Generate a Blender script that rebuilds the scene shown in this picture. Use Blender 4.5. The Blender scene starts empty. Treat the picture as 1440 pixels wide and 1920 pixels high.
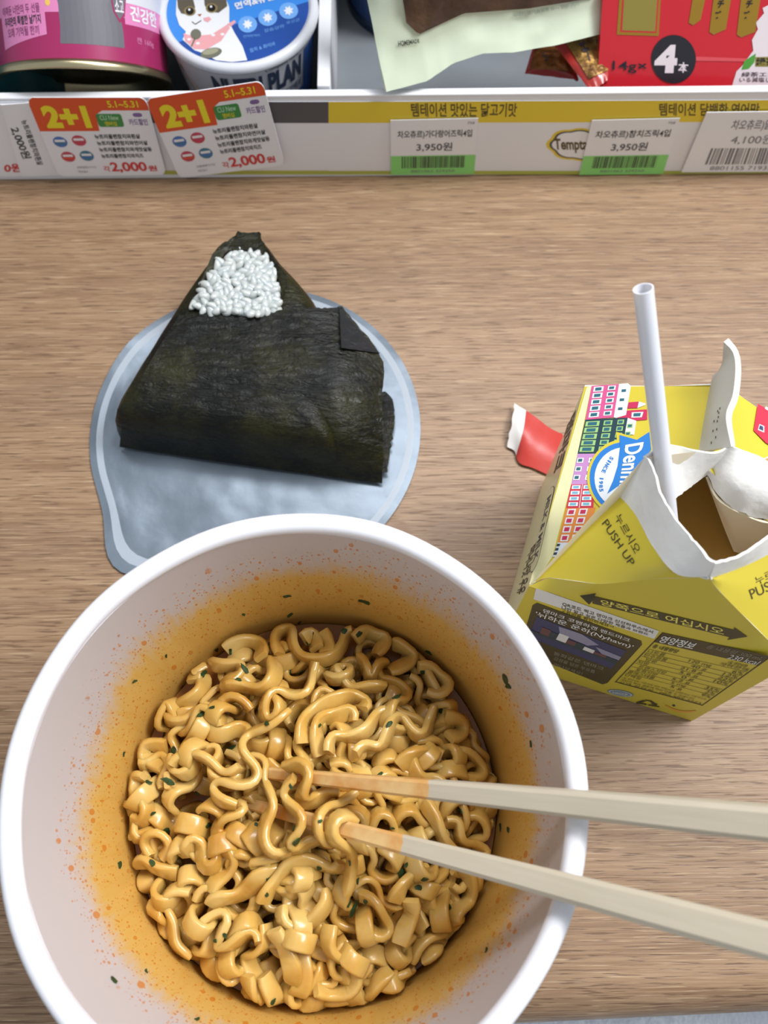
import bpy, bmesh, math, random
import numpy as np
from mathutils import Vector, Matrix, noise
from mathutils.bvhtree import BVHTree
from mathutils.kdtree import KDTree

random.seed(7)
rng = np.random.default_rng(11)
SC = bpy.context.scene
COL = SC.collection
MM = 0.001                      # every shape below is written in millimetres
V = Vector

# ------------------------------------------------------------------ camera
F_PX, PITCH, ROLL, CAM_Z = 1672.0, math.radians(69.65), math.radians(-0.55), 297.0
_F = V((0, math.cos(PITCH), -math.sin(PITCH)))
_U0 = V((0, math.sin(PITCH), math.cos(PITCH)))
_R0 = V((1, 0, 0))
_R = _R0 * math.cos(ROLL) + _U0 * math.sin(ROLL)
_U = -_R0 * math.sin(ROLL) + _U0 * math.cos(ROLL)
CAM = V((0, 0, CAM_Z))
cd = bpy.data.cameras.new('camera')
cam = bpy.data.objects.new('camera', cd)
COL.objects.link(cam)
cd.sensor_fit = 'VERTICAL'
cd.sensor_height = 36.0
cd.sensor_width = 27.0
cd.lens = 36.0 * F_PX / 1920.0
cd.clip_start = 0.01
cd.clip_end = 30
M = Matrix((( _R.x, _U.x, -_F.x, 0), (_R.y, _U.y, -_F.y, 0), (_R.z, _U.z, -_F.z, CAM_Z * MM), (0, 0, 0, 1)))
cam.matrix_world = M
cd.dof.use_dof = True
cd.dof.focus_distance = 0.245
cd.dof.aperture_fstop = 18
SC.camera = cam

# ------------------------------------------------------------------ world, lights, exposure
w = bpy.data.worlds.new('world')
SC.world = w
w.use_nodes = True
w.node_tree.nodes['Background'].inputs[0].default_value = (0.86, 0.93, 1.0, 1)
w.node_tree.nodes['Background'].inputs[1].default_value = 0.48
SC.view_settings.view_transform = 'Standard'
SC.view_settings.look = 'None'
SC.view_settings.gamma = 1
SC.view_settings.use_curve_mapping = False
SC.view_settings.exposure = 0.05


def area(name, loc, target, sx, sy, power, col):
    l = bpy.data.lights.new(name, 'AREA')
    l.shape = 'RECTANGLE'
    l.size, l.size_y, l.energy, l.color = sx, sy, power, col
    o = bpy.data.objects.new(name, l)
    COL.objects.link(o)
    o.location = loc
    o.rotation_euler = (V(target) - V(loc)).to_track_quat('-Z', 'Y').to_euler()
    return o


# soft lamp over the aisle to the right, added fill over the shelf front
area('aisle_lamp', (0.74, 0.26, 1.15), (-0.02, 0.08, 0), 0.40, 0.40, 13.2, (0.99, 0.985, 1.0))
area('added_shelf_fill', (0.10, 0.36, 0.62), (0.02, 0.16, 0), 0.60, 0.12, 3.2, (0.99, 0.985, 1.0))


# ------------------------------------------------------------------ helpers
def px_ray(px):
    return _F + _R * ((px[0] - 720) / F_PX) + _U * ((960 - px[1]) / F_PX)


def at_z(px, z):                # point of the sight line at a height
    d = px_ray(px)
    return CAM + d * ((z - CAM.z) / d.z)


def at_plane(px, O, n):
    d = px_ray(px)
    return CAM + d * ((O - CAM).dot(n) / d.dot(n))


def lin(h):
    h = h.lstrip('#')
    c = [int(h[i:i + 2], 16) / 255 for i in (0, 2, 4)]
    return tuple(x / 12.92 if x <= 0.04045 else ((x + 0.055) / 1.055) ** 2.4 for x in c) + (1,)


MATS = {}


def mat(name, hexcol, rough=0.5, metal=0.0, spec=0.5, coat=0.0, sss=0.0, trans=0.0, bump=None, vary=None):
    """plain procedural material; bump=(scale, strength, stretch xyz), vary=(hex2, scale)"""
    if name in MATS:
        return MATS[name]
    m = bpy.data.materials.new(name)
    m.use_nodes = True
    nt = m.node_tree
    b = nt.nodes['Principled BSDF']
    b.inputs['Base Color'].default_value = lin(hexcol)
    b.inputs['Roughness'].default_value = rough
    b.inputs['Metallic'].default_value = metal
    b.inputs['Specular IOR Level'].default_value = spec
    b.inputs['Coat Weight'].default_value = coat
    b.inputs['Coat Roughness'].default_value = 0.15
    if sss:
        b.inputs['Subsurface Weight'].default_value = sss
        b.inputs['Subsurface Radius'].default_value = (1.0, 0.6, 0.3)
        b.inputs['Subsurface Scale'].default_value = 0.002
    if trans:
        b.inputs['Transmission Weight'].default_value = trans
    if bump or vary:
        tc = nt.nodes.new('ShaderNodeTexCoord')
        mp = nt.nodes.new('ShaderNodeMapping')
        nt.links.new(tc.outputs['Object'], mp.inputs[0])
        mp.inputs['Scale'].default_value = (bump[2] if bump and len(bump) > 2 else (1, 1, 1))
    if bump:
        nz = nt.nodes.new('ShaderNodeTexNoise')
        nz.inputs['Scale'].default_value = bump[0]
        nz.inputs['Detail'].default_value = 4
        bp = nt.nodes.new('ShaderNodeBump')
        bp.inputs['Strength'].default_value = bump[1]
        bp.inputs['Distance'].default_value = 0.001
        nt.links.new(mp.outputs[0], nz.inputs['Vector'])
        nt.links.new(nz.outputs['Fac'], bp.inputs['Height'])
        nt.links.new(bp.outputs[0], b.inputs['Normal'])
    if vary:
        nz = nt.nodes.new('ShaderNodeTexNoise')
        nz.inputs['Scale'].default_value = vary[1]
        nz.inputs['Detail'].default_value = 5
        cr = nt.nodes.new('ShaderNodeValToRGB')
        cr.color_ramp.elements[0].color = lin(hexcol)
        cr.color_ramp.elements[1].color = lin(vary[0])
        cr.color_ramp.elements[0].position = 0.35
        cr.color_ramp.elements[1].position = 0.68
        nt.links.new(mp.outputs[0], nz.inputs['Vector'])
        nt.links.new(nz.outputs['Fac'], cr.inputs[0])
        nt.links.new(cr.outputs[0], b.inputs['Base Color'])
    MATS[name] = m
    return m


def N(nt, kind, **kw):
    n = nt.nodes.new(kind)
    for k, v in kw.items():
        if k.startswith('i_'):
            n.inputs[k[2:]].default_value = v
        elif k.startswith('n'):
            n.inputs[int(k[1:])].default_value = v
        else:
            setattr(n, k, v)
    return n


def math_n(nt, op, a, b=None, c=None, clamp=False):
    n = nt.nodes.new('ShaderNodeMath')
    n.operation = op
    n.use_clamp = clamp
    for i, x in enumerate((a, b, c)):
        if x is None:
            continue
        if isinstance(x, (int, float)):
            n.inputs[i].default_value = x
        else:
            nt.links.new(x, n.inputs[i])
    return n.outputs[0]


def mixc(nt, fac, a, b, blend='MIX'):
    n = nt.nodes.new('ShaderNodeMix')
    n.data_type = 'RGBA'
    n.blend_type = blend
    for s, x in ((n.inputs[0], fac), (n.inputs[6], a), (n.inputs[7], b)):
        if isinstance(x, (int, float)):
            s.default_value = x
        elif isinstance(x, tuple):
            s.default_value = x
        else:
            nt.links.new(x, s)
    return n.outputs[2]


def thing(name, loc, label, cat, group=None):
    o = bpy.data.objects.new(name, None)
    COL.objects.link(o)
    o.location = V(loc) * MM
    o.empty_display_size = 0.02
    tag(o, label, cat, group)
    return o


def tag(o, label=None, cat=None, group=None, kind=None):
    for k, v in (('label', label), ('category', cat), ('group', group), ('kind', kind)):
        if v:
            o[k] = v
    return o


def wloc(o):
    p = V((0, 0, 0))
    while o is not None:
        p = p + V(o.location)
        o = o.parent
    return p / MM


def mk(name, bm, mats, parent=None, smooth=True, angle=40, normals=True, origin=None):
    """link a bmesh written in world millimetres as ONE mesh object"""
    if normals:
        bmesh.ops.recalc_face_normals(bm, faces=bm.faces)
    if parent is not None:
        org = wloc(parent)
    elif origin is not None:
        org = V(origin)
    else:
        xs = [v.co for v in bm.verts]
        org = V(((min(c.x for c in xs) + max(c.x for c in xs)) / 2, (min(c.y for c in xs) + max(c.y for c in xs)) / 2, min(c.z for c in xs)))
    for v in bm.verts:
        v.co = (v.co - org) * MM
    me = bpy.data.meshes.new(name)
    bm.to_mesh(me)
    bm.free()
    for m in (mats if isinstance(mats, (list, tuple)) else [mats]):
        me.materials.append(m)
    if smooth:
        me.polygons.foreach_set('use_smooth', [True] * len(me.polygons))
        me.set_sharp_from_angle(angle=math.radians(angle))
    o = bpy.data.objects.new(name, me)
    COL.objects.link(o)
    if parent is not None:
        o.parent = parent
    else:
        o.location = org * MM
    return o


def B():
    return bmesh.new()


def face(bm, pts, mi=0):
    try:
        f = bm.faces.new([bm.verts.new(p) for p in pts])
        f.material_index = mi
        return f
    except ValueError:
        return None


def box(bm, lo, hi, mi=0, bev=0.0):
    x0, y0, z0 = lo
    x1, y1, z1 = hi
    vs = [bm.verts.new(p) for p in ((x0, y0, z0), (x1, y0, z0), (x1, y1, z0), (x0, y1, z0), (x0, y0, z1), (x1, y0, z1), (x1, y1, z1), (x0, y1, z1))]
    fs = [bm.faces.new([vs[i] for i in q]) for q in ((3, 2, 1, 0), (4, 5, 6, 7), (0, 1, 5, 4), (1, 2, 6, 5), (2, 3, 7, 6), (3, 0, 4, 7))]
    for f in fs:
        f.material_index = mi
    if bev:
        es = list({e for f in fs for e in f.edges})
        r = bmesh.ops.bevel(bm, geom=es, offset=bev, segments=3, affect='EDGES', profile=0.5)
        for f in r['faces']:
            f.material_index = mi


def sheet(bm, grid, t, mi=0, mi_back=None, mi_edge=None):
    """closed thin shell over a grid of points; t is its thickness"""
    R, C = len(grid), len(grid[0])
    P = [[V(p) for p in r] for r in grid]
    nor = [[None] * C for _ in range(R)]
    for i in range(R):
        for j in range(C):
            a = P[min(i + 1, R - 1)][j] - P[max(i - 1, 0)][j]
            b = P[i][min(j + 1, C - 1)] - P[i][max(j - 1, 0)]
            n = b.cross(a)
            if n.length < 1e-6:
                n = V((0, 0, 1))
            nor[i][j] = n.normalized()
    top = [[bm.verts.new(P[i][j]) for j in range(C)] for i in range(R)]
    bot = [[bm.verts.new(P[i][j] - nor[i][j] * t) for j in range(C)] for i in range(R)]

    def q(vs, m):
        try:
            f = bm.faces.new(vs)
            f.material_index = m
        except ValueError:
            pass
    mb = mi if mi_back is None else mi_back
    me_ = mb if mi_edge is None else mi_edge
    for i in range(R - 1):
        for j in range(C - 1):
            q([top[i][j], top[i][j + 1], top[i + 1][j + 1], top[i + 1][j]], mi)
            q([bot[i][j], bot[i + 1][j], bot[i + 1][j + 1], bot[i][j + 1]], mb)
    for j in range(C - 1):
        q([top[0][j], bot[0][j], bot[0][j + 1], top[0][j + 1]], me_)
        q([top[R - 1][j + 1], bot[R - 1][j + 1], bot[R - 1][j], top[R - 1][j]], me_)
    for i in range(R - 1):
        q([top[i + 1][0], bot[i + 1][0], bot[i][0], top[i][0]], me_)
        q([top[i][C - 1], bot[i][C - 1], bot[i + 1][C - 1], top[i + 1][C - 1]], me_)


def resample(path, n):
    pts = [V(p) for p in path]
    d = [0]
    for a, b in zip(pts, pts[1:]):
        d.append(d[-1] + max((b - a).length, 1e-6))
    out = []
    for k in range(n):
        s = d[-1] * k / (n - 1)
        i = 0
        while i < len(pts) - 2 and d[i + 1] < s:
            i += 1
        out.append(pts[i].lerp(pts[i + 1], (s - d[i]) / (d[i + 1] - d[i])))
    return out


def smooth_path(path, n):
    """Catmull-Rom through the points, resampled evenly"""
    P = [V(p) for p in path]
    P = [P[0] * 2 - P[1]] + P + [P[-1] * 2 - P[-2]]
    out = []
    for i in range(1, len(P) - 2):
        for k in range(10):
            t = k / 10
            a, b, c, d = P[i - 1], P[i], P[i + 1], P[i + 2]
            out.append(0.5 * ((2 * b) + (c - a) * t + (2 * a - 5 * b + 4 * c - d) * t * t + (3 * b - a - 3 * c + d) * t ** 3))
    out.append(P[-2])
    return resample(out, n)


def ruled(rows, n, m):
    """grid of n x m points through polylines (rows), each smoothed"""
    rs = [smooth_path(r, m) if len(r) > 2 else resample(r, m) for r in rows]
    cols = [smooth_path([r[j] for r in rs], n) if len(rs) > 2 else resample([rs[0][j], rs[1][j]], n) for j in range(m)]
    return [[cols[j][i] for j in range(m)] for i in range(n)]


def slab(bm, pts, nrm, t, mi=0):
    """polygon extruded back along -nrm"""
    n = V(nrm).normalized()
    top = [bm.verts.new(V(p)) for p in pts]
    bot = [bm.verts.new(V(p) - n * t) for p in pts]
    k = len(pts)
    fs = [bm.faces.new(top), bm.faces.new(bot[::-1])]
    for i in range(k):
        fs.append(bm.faces.new([top[i], bot[i], bot[(i + 1) % k], top[(i + 1) % k]]))
    for f in fs:
        f.material_index = mi


def lathe(bm, prof, seg=64, c=(0, 0, 0), mi=0, wob=None):
    rings = []
    for r, z in prof:
        rings.append([bm.verts.new((c[0] + r * math.cos(a), c[1] + r * math.sin(a), c[2] + z)) for a in (2 * math.pi * k / seg for k in range(seg))])
    for a, b in zip(rings, rings[1:]):
        for k in range(seg):
            f = bm.faces.new([a[k], a[(k + 1) % seg], b[(k + 1) % seg], b[k]])
            f.material_index = mi
    return rings


_tc = {}


def text_shape(s, bold=0.0, font_space=1.0):
    key = (s, bold)
    if key not in _tc:
        c = bpy.data.curves.new('lettering', 'FONT')
        c.body = s
        c.offset = bold
        c.resolution_u = 4
        c.align_x = 'CENTER' if '\n' in s else 'LEFT'
        o = bpy.data.objects.new('lettering', c)
        COL.objects.link(o)
        bpy.context.view_layer.update()
        dg = bpy.context.evaluated_depsgraph_get()
        me = bpy.data.meshes.new_from_object(o.evaluated_get(dg))
        vs = [(v.co.x, v.co.y) for v in me.vertices]
        ps = [tuple(p.vertices) for p in me.polygons]
        bpy.data.objects.remove(o)
        bpy.data.curves.remove(c)
        bpy.data.meshes.remove(me)
        if vs:
            x0, x1 = min(v[0] for v in vs), max(v[0] for v in vs)
            y0, y1 = min(v[1] for v in vs), max(v[1] for v in vs)
            vs = [((x - x0) / max(x1 - x0, 1e-6), (y1 - y) / max(y1 - y0, 1e-6)) for x, y in vs]
        _tc[key] = (vs, ps)
    return _tc[key]


def put_text(bm, s, mp, r, mi, bold=0.0, off=0.1):
    """fit a line of lettering into rect r=(x0,y0,x1,y1) of the unit square that mp maps to 3-D (y runs down)"""
    vs, ps = text_shape(s, bold)
    x0, y0, x1, y1 = r
    bv = [bm.verts.new(mp(x0 + (x1 - x0) * x, y0 + (y1 - y0) * y, off)) for x, y in vs]
    for p in ps:
        try:
            f = bm.faces.new([bv[i] for i in p])
            f.material_index = mi
        except ValueError:
            pass


def put_poly(bm, pts, mp, mi, off=0.06):
    return face(bm, [mp(x, y, off) for x, y in pts], mi)


def put_rect(bm, r, mp, mi, off=0.06, n=1):
    x0, y0, x1, y1 = r
    for k in range(n):
        a, b = x0 + (x1 - x0) * k / n, x0 + (x1 - x0) * (k + 1) / n
        put_poly(bm, [(a, y0), (b, y0), (b, y1), (a, y1)], mp, mi, off)


def put_disc(bm, cx, cy, rx, ry, mp, mi, off=0.06, n=28):
    put_poly(bm, [(cx + rx * math.cos(2 * math.pi * k / n), cy + ry * math.sin(2 * math.pi * k / n)) for k in range(n)], mp, mi, off)


def put_round(bm, r, mp, mi, off, rx, ry):
    x0, y0, x1, y1 = r
    pts = []
    for cx, cy, a0 in ((x1 - rx, y0 + ry, -90), (x1 - rx, y1 - ry, 0), (x0 + rx, y1 - ry, 90), (x0 + rx, y0 + ry, 180)):
        for k in range(5):
            a = math.radians(a0 + 22.5 * k)
            pts.append((cx + rx * math.cos(a), cy + ry * math.sin(a)))
    put_poly(bm, pts, mp, mi, off)


def barcode(bm, r, mp, mi, n=34, off=0.06, seed=1):
    rr = random.Random(seed)
    x0, y0, x1, y1 = r
    x = x0
    step = (x1 - x0) / n
    while x < x1:
        wdt = step * rr.choice((0.45, 0.45, 0.8, 1.1))
        put_rect(bm, (x, y0, min(x + wdt, x1), y1), mp, mi, off)
        x += wdt + step * rr.choice((0.4, 0.6, 0.9))


def quad_map(tl, tr, br, bl, nrm):
    n = V(nrm).normalized()

    def f(x, y, off=0.0):
        return tl.lerp(tr, x).lerp(bl.lerp(br, x), y) + n * off
    return f


def plane_quad(pxs, O, n):
    """unit square laid on the plane (O, n) with corners seen at four pixels"""
    return quad_map(*[at_plane(p, O, n) for p in pxs], n)


# ------------------------------------------------------------------ floor and counter
fl = B()
box(fl, (-3000, -3000, -930), (3000, 3000, -900))
m = mat('floor_tile', '#C3C6CA', 0.45, bump=(30, 0.1))
tag(mk('floor', fl, m, smooth=False), 'pale grey shop floor far below the counter edge', 'floor', kind='structure')


wl = B()
box(wl, (-1500, 600, -930), (1500, 640, 1400))
tag(mk('wall_back', wl, mat('pale_wall', '#B9BCC0', 0.6), smooth=False), 'plain pale wall behind the shelf', 'wall', kind='structure')


def wood_material():
    m = bpy.data.materials.new('oak_laminate')
    m.use_nodes = True
    nt = m.node_tree
    b = nt.nodes['Principled BSDF']
    tc = N(nt, 'ShaderNodeTexCoord')

    def noise_(sx, sy, detail=4, rough=0.55, dist=0.0):
        mp = N(nt, 'ShaderNodeMapping')
        mp.inputs['Scale'].default_value = (sx, sy, sy)
        mp.inputs['Rotation'].default_value = (0, 0, math.radians(-1.2))
        nt.links.new(tc.outputs['Object'], mp.inputs[0])
        n = N(nt, 'ShaderNodeTexNoise', i_Scale=1.0, i_Detail=detail, i_Roughness=rough, i_Distortion=dist)
        nt.links.new(mp.outputs[0], n.inputs['Vector'])
        return n.outputs['Fac']

    def ramp(f, a, b_):
        n = N(nt, 'ShaderNodeMapRange', interpolation_type='SMOOTHSTEP')
        n.inputs[1].default_value, n.inputs[2].default_value = a, b_
        nt.links.new(f, n.inputs[0])
        return n.outputs[0]
    broad = noise_(3.0, 55, 4)
    mid = noise_(14, 420, 4, 0.6, 0.3)
    fine = noise_(38, 1500, 3, 0.6)
    dash = noise_(85, 1500, 2, 0.5)
    light = noise_(55, 1700, 2, 0.5)
    c = mixc(nt, ramp(broad, 0.3, 0.7), lin('#866A51'), lin('#9C7E60'))
    c = mixc(nt, math_n(nt, 'MULTIPLY', ramp(mid, 0.38, 0.66), 0.6), c, lin('#77593F'))
    c = mixc(nt, math_n(nt, 'MULTIPLY', ramp(fine, 0.44, 0.62), 0.45), c, lin('#AC8F6F'))
    c = mixc(nt, math_n(nt, 'MULTIPLY', ramp(dash, 0.56, 0.65), 0.7), c, lin('#5E4430'))
    c = mixc(nt, math_n(nt, 'MULTIPLY', ramp(light, 0.60, 0.68), 0.5), c, lin('#C4AA88'))
    nt.links.new(c, b.inputs['Base Color'])
    b.inputs['Roughness'].default_value = 0.42
    b.inputs['Specular IOR Level'].default_value = 0.45
    bp = N(nt, 'ShaderNodeBump', i_Strength=0.25, i_Distance=0.0004)
    nt.links.new(math_n(nt, 'SUBTRACT', fine, math_n(nt, 'MULTIPLY', ramp(dash, 0.57, 0.66), 0.6)), bp.inputs['Height'])
    nt.links.new(bp.outputs[0], b.inputs['Normal'])
    return m


WOOD = wood_material()
EDGE_Y = -50.5
prof = [(600, 0)]                      # counter top with a rounded front edge
prof += [(EDGE_Y + 12 + 0, 0)]
for k in range(1, 10):
    a = math.radians(90 + 10 * k)
    prof.append((EDGE_Y + 12 + 12 * math.cos(a), -12 + 12 * math.sin(a)))
prof += [(EDGE_Y, -24), (EDGE_Y + 3, -27), (600, -27)]
ct = B()
X0, X1 = -420, 420
SL = 0.034                              # the front edge runs slightly out of square
L0 = [ct.verts.new((X0, y + (SL * (X0 - 76) if y < 100 else 0), z)) for y, z in prof]
L1 = [ct.verts.new((X1, y + (SL * (X1 - 76) if y < 100 else 0), z)) for y, z in prof]
k = len(prof)
for i in range(k):
    ct.faces.new([L0[i], L1[i], L1[(i + 1) % k], L0[(i + 1) % k]])
ct.faces.new(L0)
ct.faces.new(L1[::-1])
tag(mk('counter', ct, WOOD, angle=25, origin=(0, 0, 0)), 'oak wood grain laminate counter with rounded front edge', 'counter')

# pale blue-grey clothing below the front edge
cl = B()
grid = []
for i in range(9):
    row = []
    for j in range(25):
        x = -120 + j * 14
        y = -150 + i * 16
        row.append(V((x, y, -70 - 26 * ((i - 6) / 6) ** 2 - (0.0 if x < 110 else (x - 110) * 1.6) + 3 * noise.noise(V((x * .03, y * .05, 0))))))
    grid.append(row)
sheet(cl, grid, 2.0)
tag(mk('cloth', cl, mat('grey_blue_fleece', '#C3CAD6', 0.95, bump=(900, 0.8), vary=('#DDE2EA', 420))),
    'pale blue grey fleecy cloth just below the counter front edge', 'cloth')

# ------------------------------------------------------------------ shelf of goods behind the counter
WHITE = mat('white_enamel', '#EDEEF2', 0.4)
GREY = mat('grey_shelf', '#8B9095', 0.45, vary=('#949A9F', 30))
RAIL_Y = 258.0
sh = thing('shelf', (0, 360, 0), 'white metal shop shelf standing on the rear of the counter', 'shelf')
b = B()
box(b, (-400, 262, 0.3), (400, 560, 2.0))
mk('shelf_board', b, GREY, sh, smooth=False)
b = B()
box(b, (-400, 560, 0.3), (400, 566, 330))
mk('back_panel', b, mat('back_grey', '#8E9397', 0.5), sh, smooth=False)
b = B()
box(b, (-400, 330, 300), (400, 566, 318), 0, 1)
mk('upper_board', b, WHITE, sh)
b = B()
box(b, (-400, RAIL_Y, 0.3), (400, RAIL_Y + 1.6, 41.5))
box(b, (-400, RAIL_Y, 41.4), (400, RAIL_Y + 3.0, 42.8), 0, 0.4)
mk('price_rail', b, WHITE, sh)
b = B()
box(b, (-400, 262, 2.0), (-23.3, 558, 2.15))  # dark sheet on the board, painting in the shade around the cans
mk('shade_sheet', b, mat('painted_shade', '#34373A', 0.6), sh, smooth=False)
b = B()
box(b, (-23.2, 262, 2), (-18.4, 556, 43.5), 0, 0.5)
mk('divider', b, WHITE, sh)

RN = V((0, -1, 0))


def rail_quad(pxs, lift):
    return plane_quad(pxs, V((0, RAIL_Y - lift, 0)), RN)


def rail_pt(px, lift):
    return at_plane(px, V((0, RAIL_Y - lift, 0)), RN)


def card(bm, mp, t=0.35, r=(0.0, 0.0), mi=0):
    rx, ry = r
    if rx:
        pts = []
        for cx, cy, a0 in ((1 - rx, ry, -90), (1 - rx, 1 - ry, 0), (rx, 1 - ry, 90), (rx, ry, 180)):
            for k in range(5):
                a = math.radians(a0 + 22.5 * k)
                pts.append((cx + rx * math.cos(a), cy + ry * math.sin(a)))
    else:
        pts = [(0, 0), (1, 0), (1, 1), (0, 1)]
    slab(bm, [mp(x, y) for x, y in pts], RN, t, mi)


paper = mat('tag_paper', '#F1F1F5', 0.35)
ink = mat('tag_ink', '#3C3C42', 0.5)
ink2 = mat('tag_ink_soft', '#77777E', 0.5)
orange = mat('promo_orange', '#E2552B', 0.4)
yellow = mat('promo_yellow', '#F3E02E', 0.4)
red = mat('price_red', '#D63A3C', 0.4)
green_l = mat('tag_green', '#8FDC7C', 0.4)
green_d = mat('badge_green', '#3E8F4A', 0.4)
purple = mat('badge_purple', '#8466A0', 0.4)
strip_y = mat('strip_yellow', '#EACF3C', 0.35)
strip_dk = mat('strip_dark', '#55555A', 0.4)
strip_w = mat('strip_white', '#EFEFF4', 0.35)
olive = mat('strip_olive', '#B9BE55', 0.4)
blue_s = mat('spot_blue', '#4A78C0', 0.4)
teal_s = mat('spot_teal', '#3E7E9A', 0.4)
pink_s = mat('spot_pink', '#C9455E', 0.4)

# printed strips slid into the rail
b = B()
mp = rail_quad([(-300, 191), (616, 191), (616, 327), (-300, 327)], 0.25)
card(b, mp, 0.2)
put_rect(b, (0.5, 0.0, 1, 0.27), mp, 1, 0.05)
put_rect(b, (0.3, 0.94, 1, 1), mp, 2, 0.05)
tag(mk('shelf_strip', b, [strip_w, strip_dk, olive], smooth=False), 'white printed rail strip with dark grey top band beneath the orange tags', 'shelf strip')
b = B()
mp = rail_quad([(616, 191), (1560, 187), (1560, 327), (616, 327)], 0.25)
card(b, mp, 0.2)
put_rect(b, (0.0, 0.0, 1, 0.27), mp, 1, 0.05)
put_rect(b, (0.0, 0.945, 1, 1), mp, 2, 0.05)
mt = rail_quad([(770, 193), (970, 193), (968, 219), (772, 219)], 0.25)
put_text(b, '템테이션 맛있는 닭고기맛', mt, (0, 0, 1, 1), 3, 0.02)
mt = rail_quad([(1236, 193), (1425, 193), (1422, 217), (1236, 217)], 0.25)
put_text(b, '템테이션 담백한 연어맛', mt, (0, 0, 1, 1), 3, 0.02)
# cloud-shaped logo
ml = rail_quad([(1022, 240), (1140, 240), (1146, 302), (1028, 302)], 0.25)
for s, mi, of in ((1.0, 1, 0.06), (0.9, 4, 0.09), (0.82, 5, 0.12)):
    pts = []
    for k in range(48):
        a = 2 * math.pi * k / 48
        rr = 0.46 + 0.05 * abs(math.sin(a * 3.5))
        pts.append((0.5 + s * rr * math.cos(a) * 1.0, 0.5 + s * rr * math.sin(a)))
    put_poly(b, pts, ml, mi, of)
put_text(b, 'Temptations', ml, (0.12, 0.3, 0.98, 0.74), 3, 0.03, 0.16)
tag(mk('shelf_strip', b, [strip_w, strip_y, olive, mat('strip_brown', '#5A4C2A', 0.5), strip_dk, paper], smooth=False),
    'white rail strip with yellow band and lettering along the top', 'shelf strip')


def promo(pxs, name_label, lift, seed, tilt=0):
    bm = B()
    mp = rail_quad(pxs, lift)
    card(bm, mp, 0.35, (0.055, 0.09))
    # orange head: tall on the first half, narrow on the rest
    pts = [(0.05, 0.0), (0.95, 0.0), (0.985, 0.03), (1.0, 0.09), (1.0, 0.15), (0.6, 0.15), (0.535, 0.2), (0.52, 0.40), (0.0, 0.40), (0.0, 0.09), (0.015, 0.03)]
    put_poly(bm, pts, mp, 1, 0.05)
    put_text(bm, '2+1', mp, (0.08, 0.09, 0.47, 0.36), 2, 0.055, 0.1)
    put_text(bm, '5.1~5.31', mp, (0.66, 0.035, 0.92, 0.115), 2, 0.02, 0.1)
    put_round(bm, (0.53, 0.19, 0.75, 0.35), mp, 3, 0.05, 0.02, 0.03)
    put_text(bm, 'CU New', mp, (0.56, 0.205, 0.72, 0.265), 9, 0.01, 0.1)
    put_text(bm, '멤버십', mp, (0.59, 0.28, 0.69, 0.335), 2, 0.01, 0.1)
    put_round(bm, (0.85, 0.18, 0.93, 0.23), mp, 4, 0.05, 0.03, 0.02)
    put_text(bm, '카드할인', mp, (0.80, 0.25, 0.96, 0.33), 4, 0.02, 0.1)
    for (cx, cy), mi in zip(((0.14, 0.535), (0.31, 0.52), (0.16, 0.73), (0.33, 0.72)), ((8, 6), (7, 7), (1, 7), (6, 8))):
        put_disc(bm, cx, cy, 0.062, 0.068, mp, mi[1], 0.05)
        put_rect(bm, (cx - 0.045, cy - 0.03, cx + 0.045, cy + 0.0), mp, 0, 0.08)
        put_rect(bm, (cx - 0.052, cy + 0.01, cx + 0.052, cy + 0.03), mp, mi[0], 0.1)
    for i, s in enumerate(('뉴트리플랜참치와흰살', '뉴트리플랜참치와연어살', '뉴트리플랜참치와게맛살등', '뉴트리플랜참치와치즈')):
        put_text(bm, s, mp, (0.46, 0.44 + 0.085 * i, 0.46 + (0.40, 0.45, 0.47, 0.38)[i], 0.50 + 0.085 * i), 5, 0.03, 0.08)
    put_text(bm, '각', mp, (0.44, 0.86, 0.50, 0.94), 10, 0.02, 0.08)
    put_text(bm, '2,000', mp, (0.51, 0.81, 0.84, 0.96), 10, 0.03, 0.08)
    put_text(bm, '원', mp, (0.85, 0.86, 0.93, 0.94), 10, 0.03, 0.08)
    put_text(bm, '상품별행사기간', mp, (0.2, 0.86, 0.38, 0.89), 11, 0.0, 0.08)
    put_text(bm, '확인필수', mp, (0.2, 0.92, 0.29, 0.95), 11, 0.0, 0.08)
    return tag(mk('promotion_tag', bm, [paper, orange, yellow, green_d, purple, ink, blue_s, pink_s, teal_s, mat('badge_text', '#BFE6C0', 0.4), red, ink2], smooth=False),
               name_label, 'price tag', 'orange and white promotion tags on the rail')


# plain white tags at the end of the rail
b = B()
mp = rail_quad([(-20, 196), (38, 196), (85, 330), (-20, 332)], 0.6)
card(b, mp)
put_text(b, '0원', mp, (0.28, 0.80, 0.62, 0.93), 1, 0.03)
tag(mk('price_tag', b, [paper, red], smooth=False), 'white price tag with red figures cut off at the picture edge', 'price tag')
b = B()
mp = rail_quad([(2, 197), (92, 190), (152, 328), (40, 331)], 1.1)
card(b, mp)
mt = rail_quad([(48, 240), (75, 293), (48, 298), (20, 245)], 1.1)     # lettering turned on its side
put_text(b, '2,000원', quad_map(rail_pt((36, 238), 1.1), rail_pt((60, 296), 1.1), rail_pt((42, 298), 1.1), rail_pt((17, 240), 1.1), RN), (0, 0, 1, 1), 1, 0.02)
put_text(b, '뉴트리플랜참치와흰살', quad_map(rail_pt((50, 224), 1.1), rail_pt((82, 308), 1.1), rail_pt((70, 310), 1.1), rail_pt((39, 226), 1.1), RN), (0, 0, 1, 1), 1, 0.02)
put_rect(b, (0.66, 0.02, 0.71, 0.98), mp, 2, 0.05)
tag(mk('price_tag', b, [paper, ink, mat('tag_cream', '#E8E2C8', 0.4)], smooth=False), 'white price tag with its lettering turned sideways beside the orange tags', 'price tag')
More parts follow.
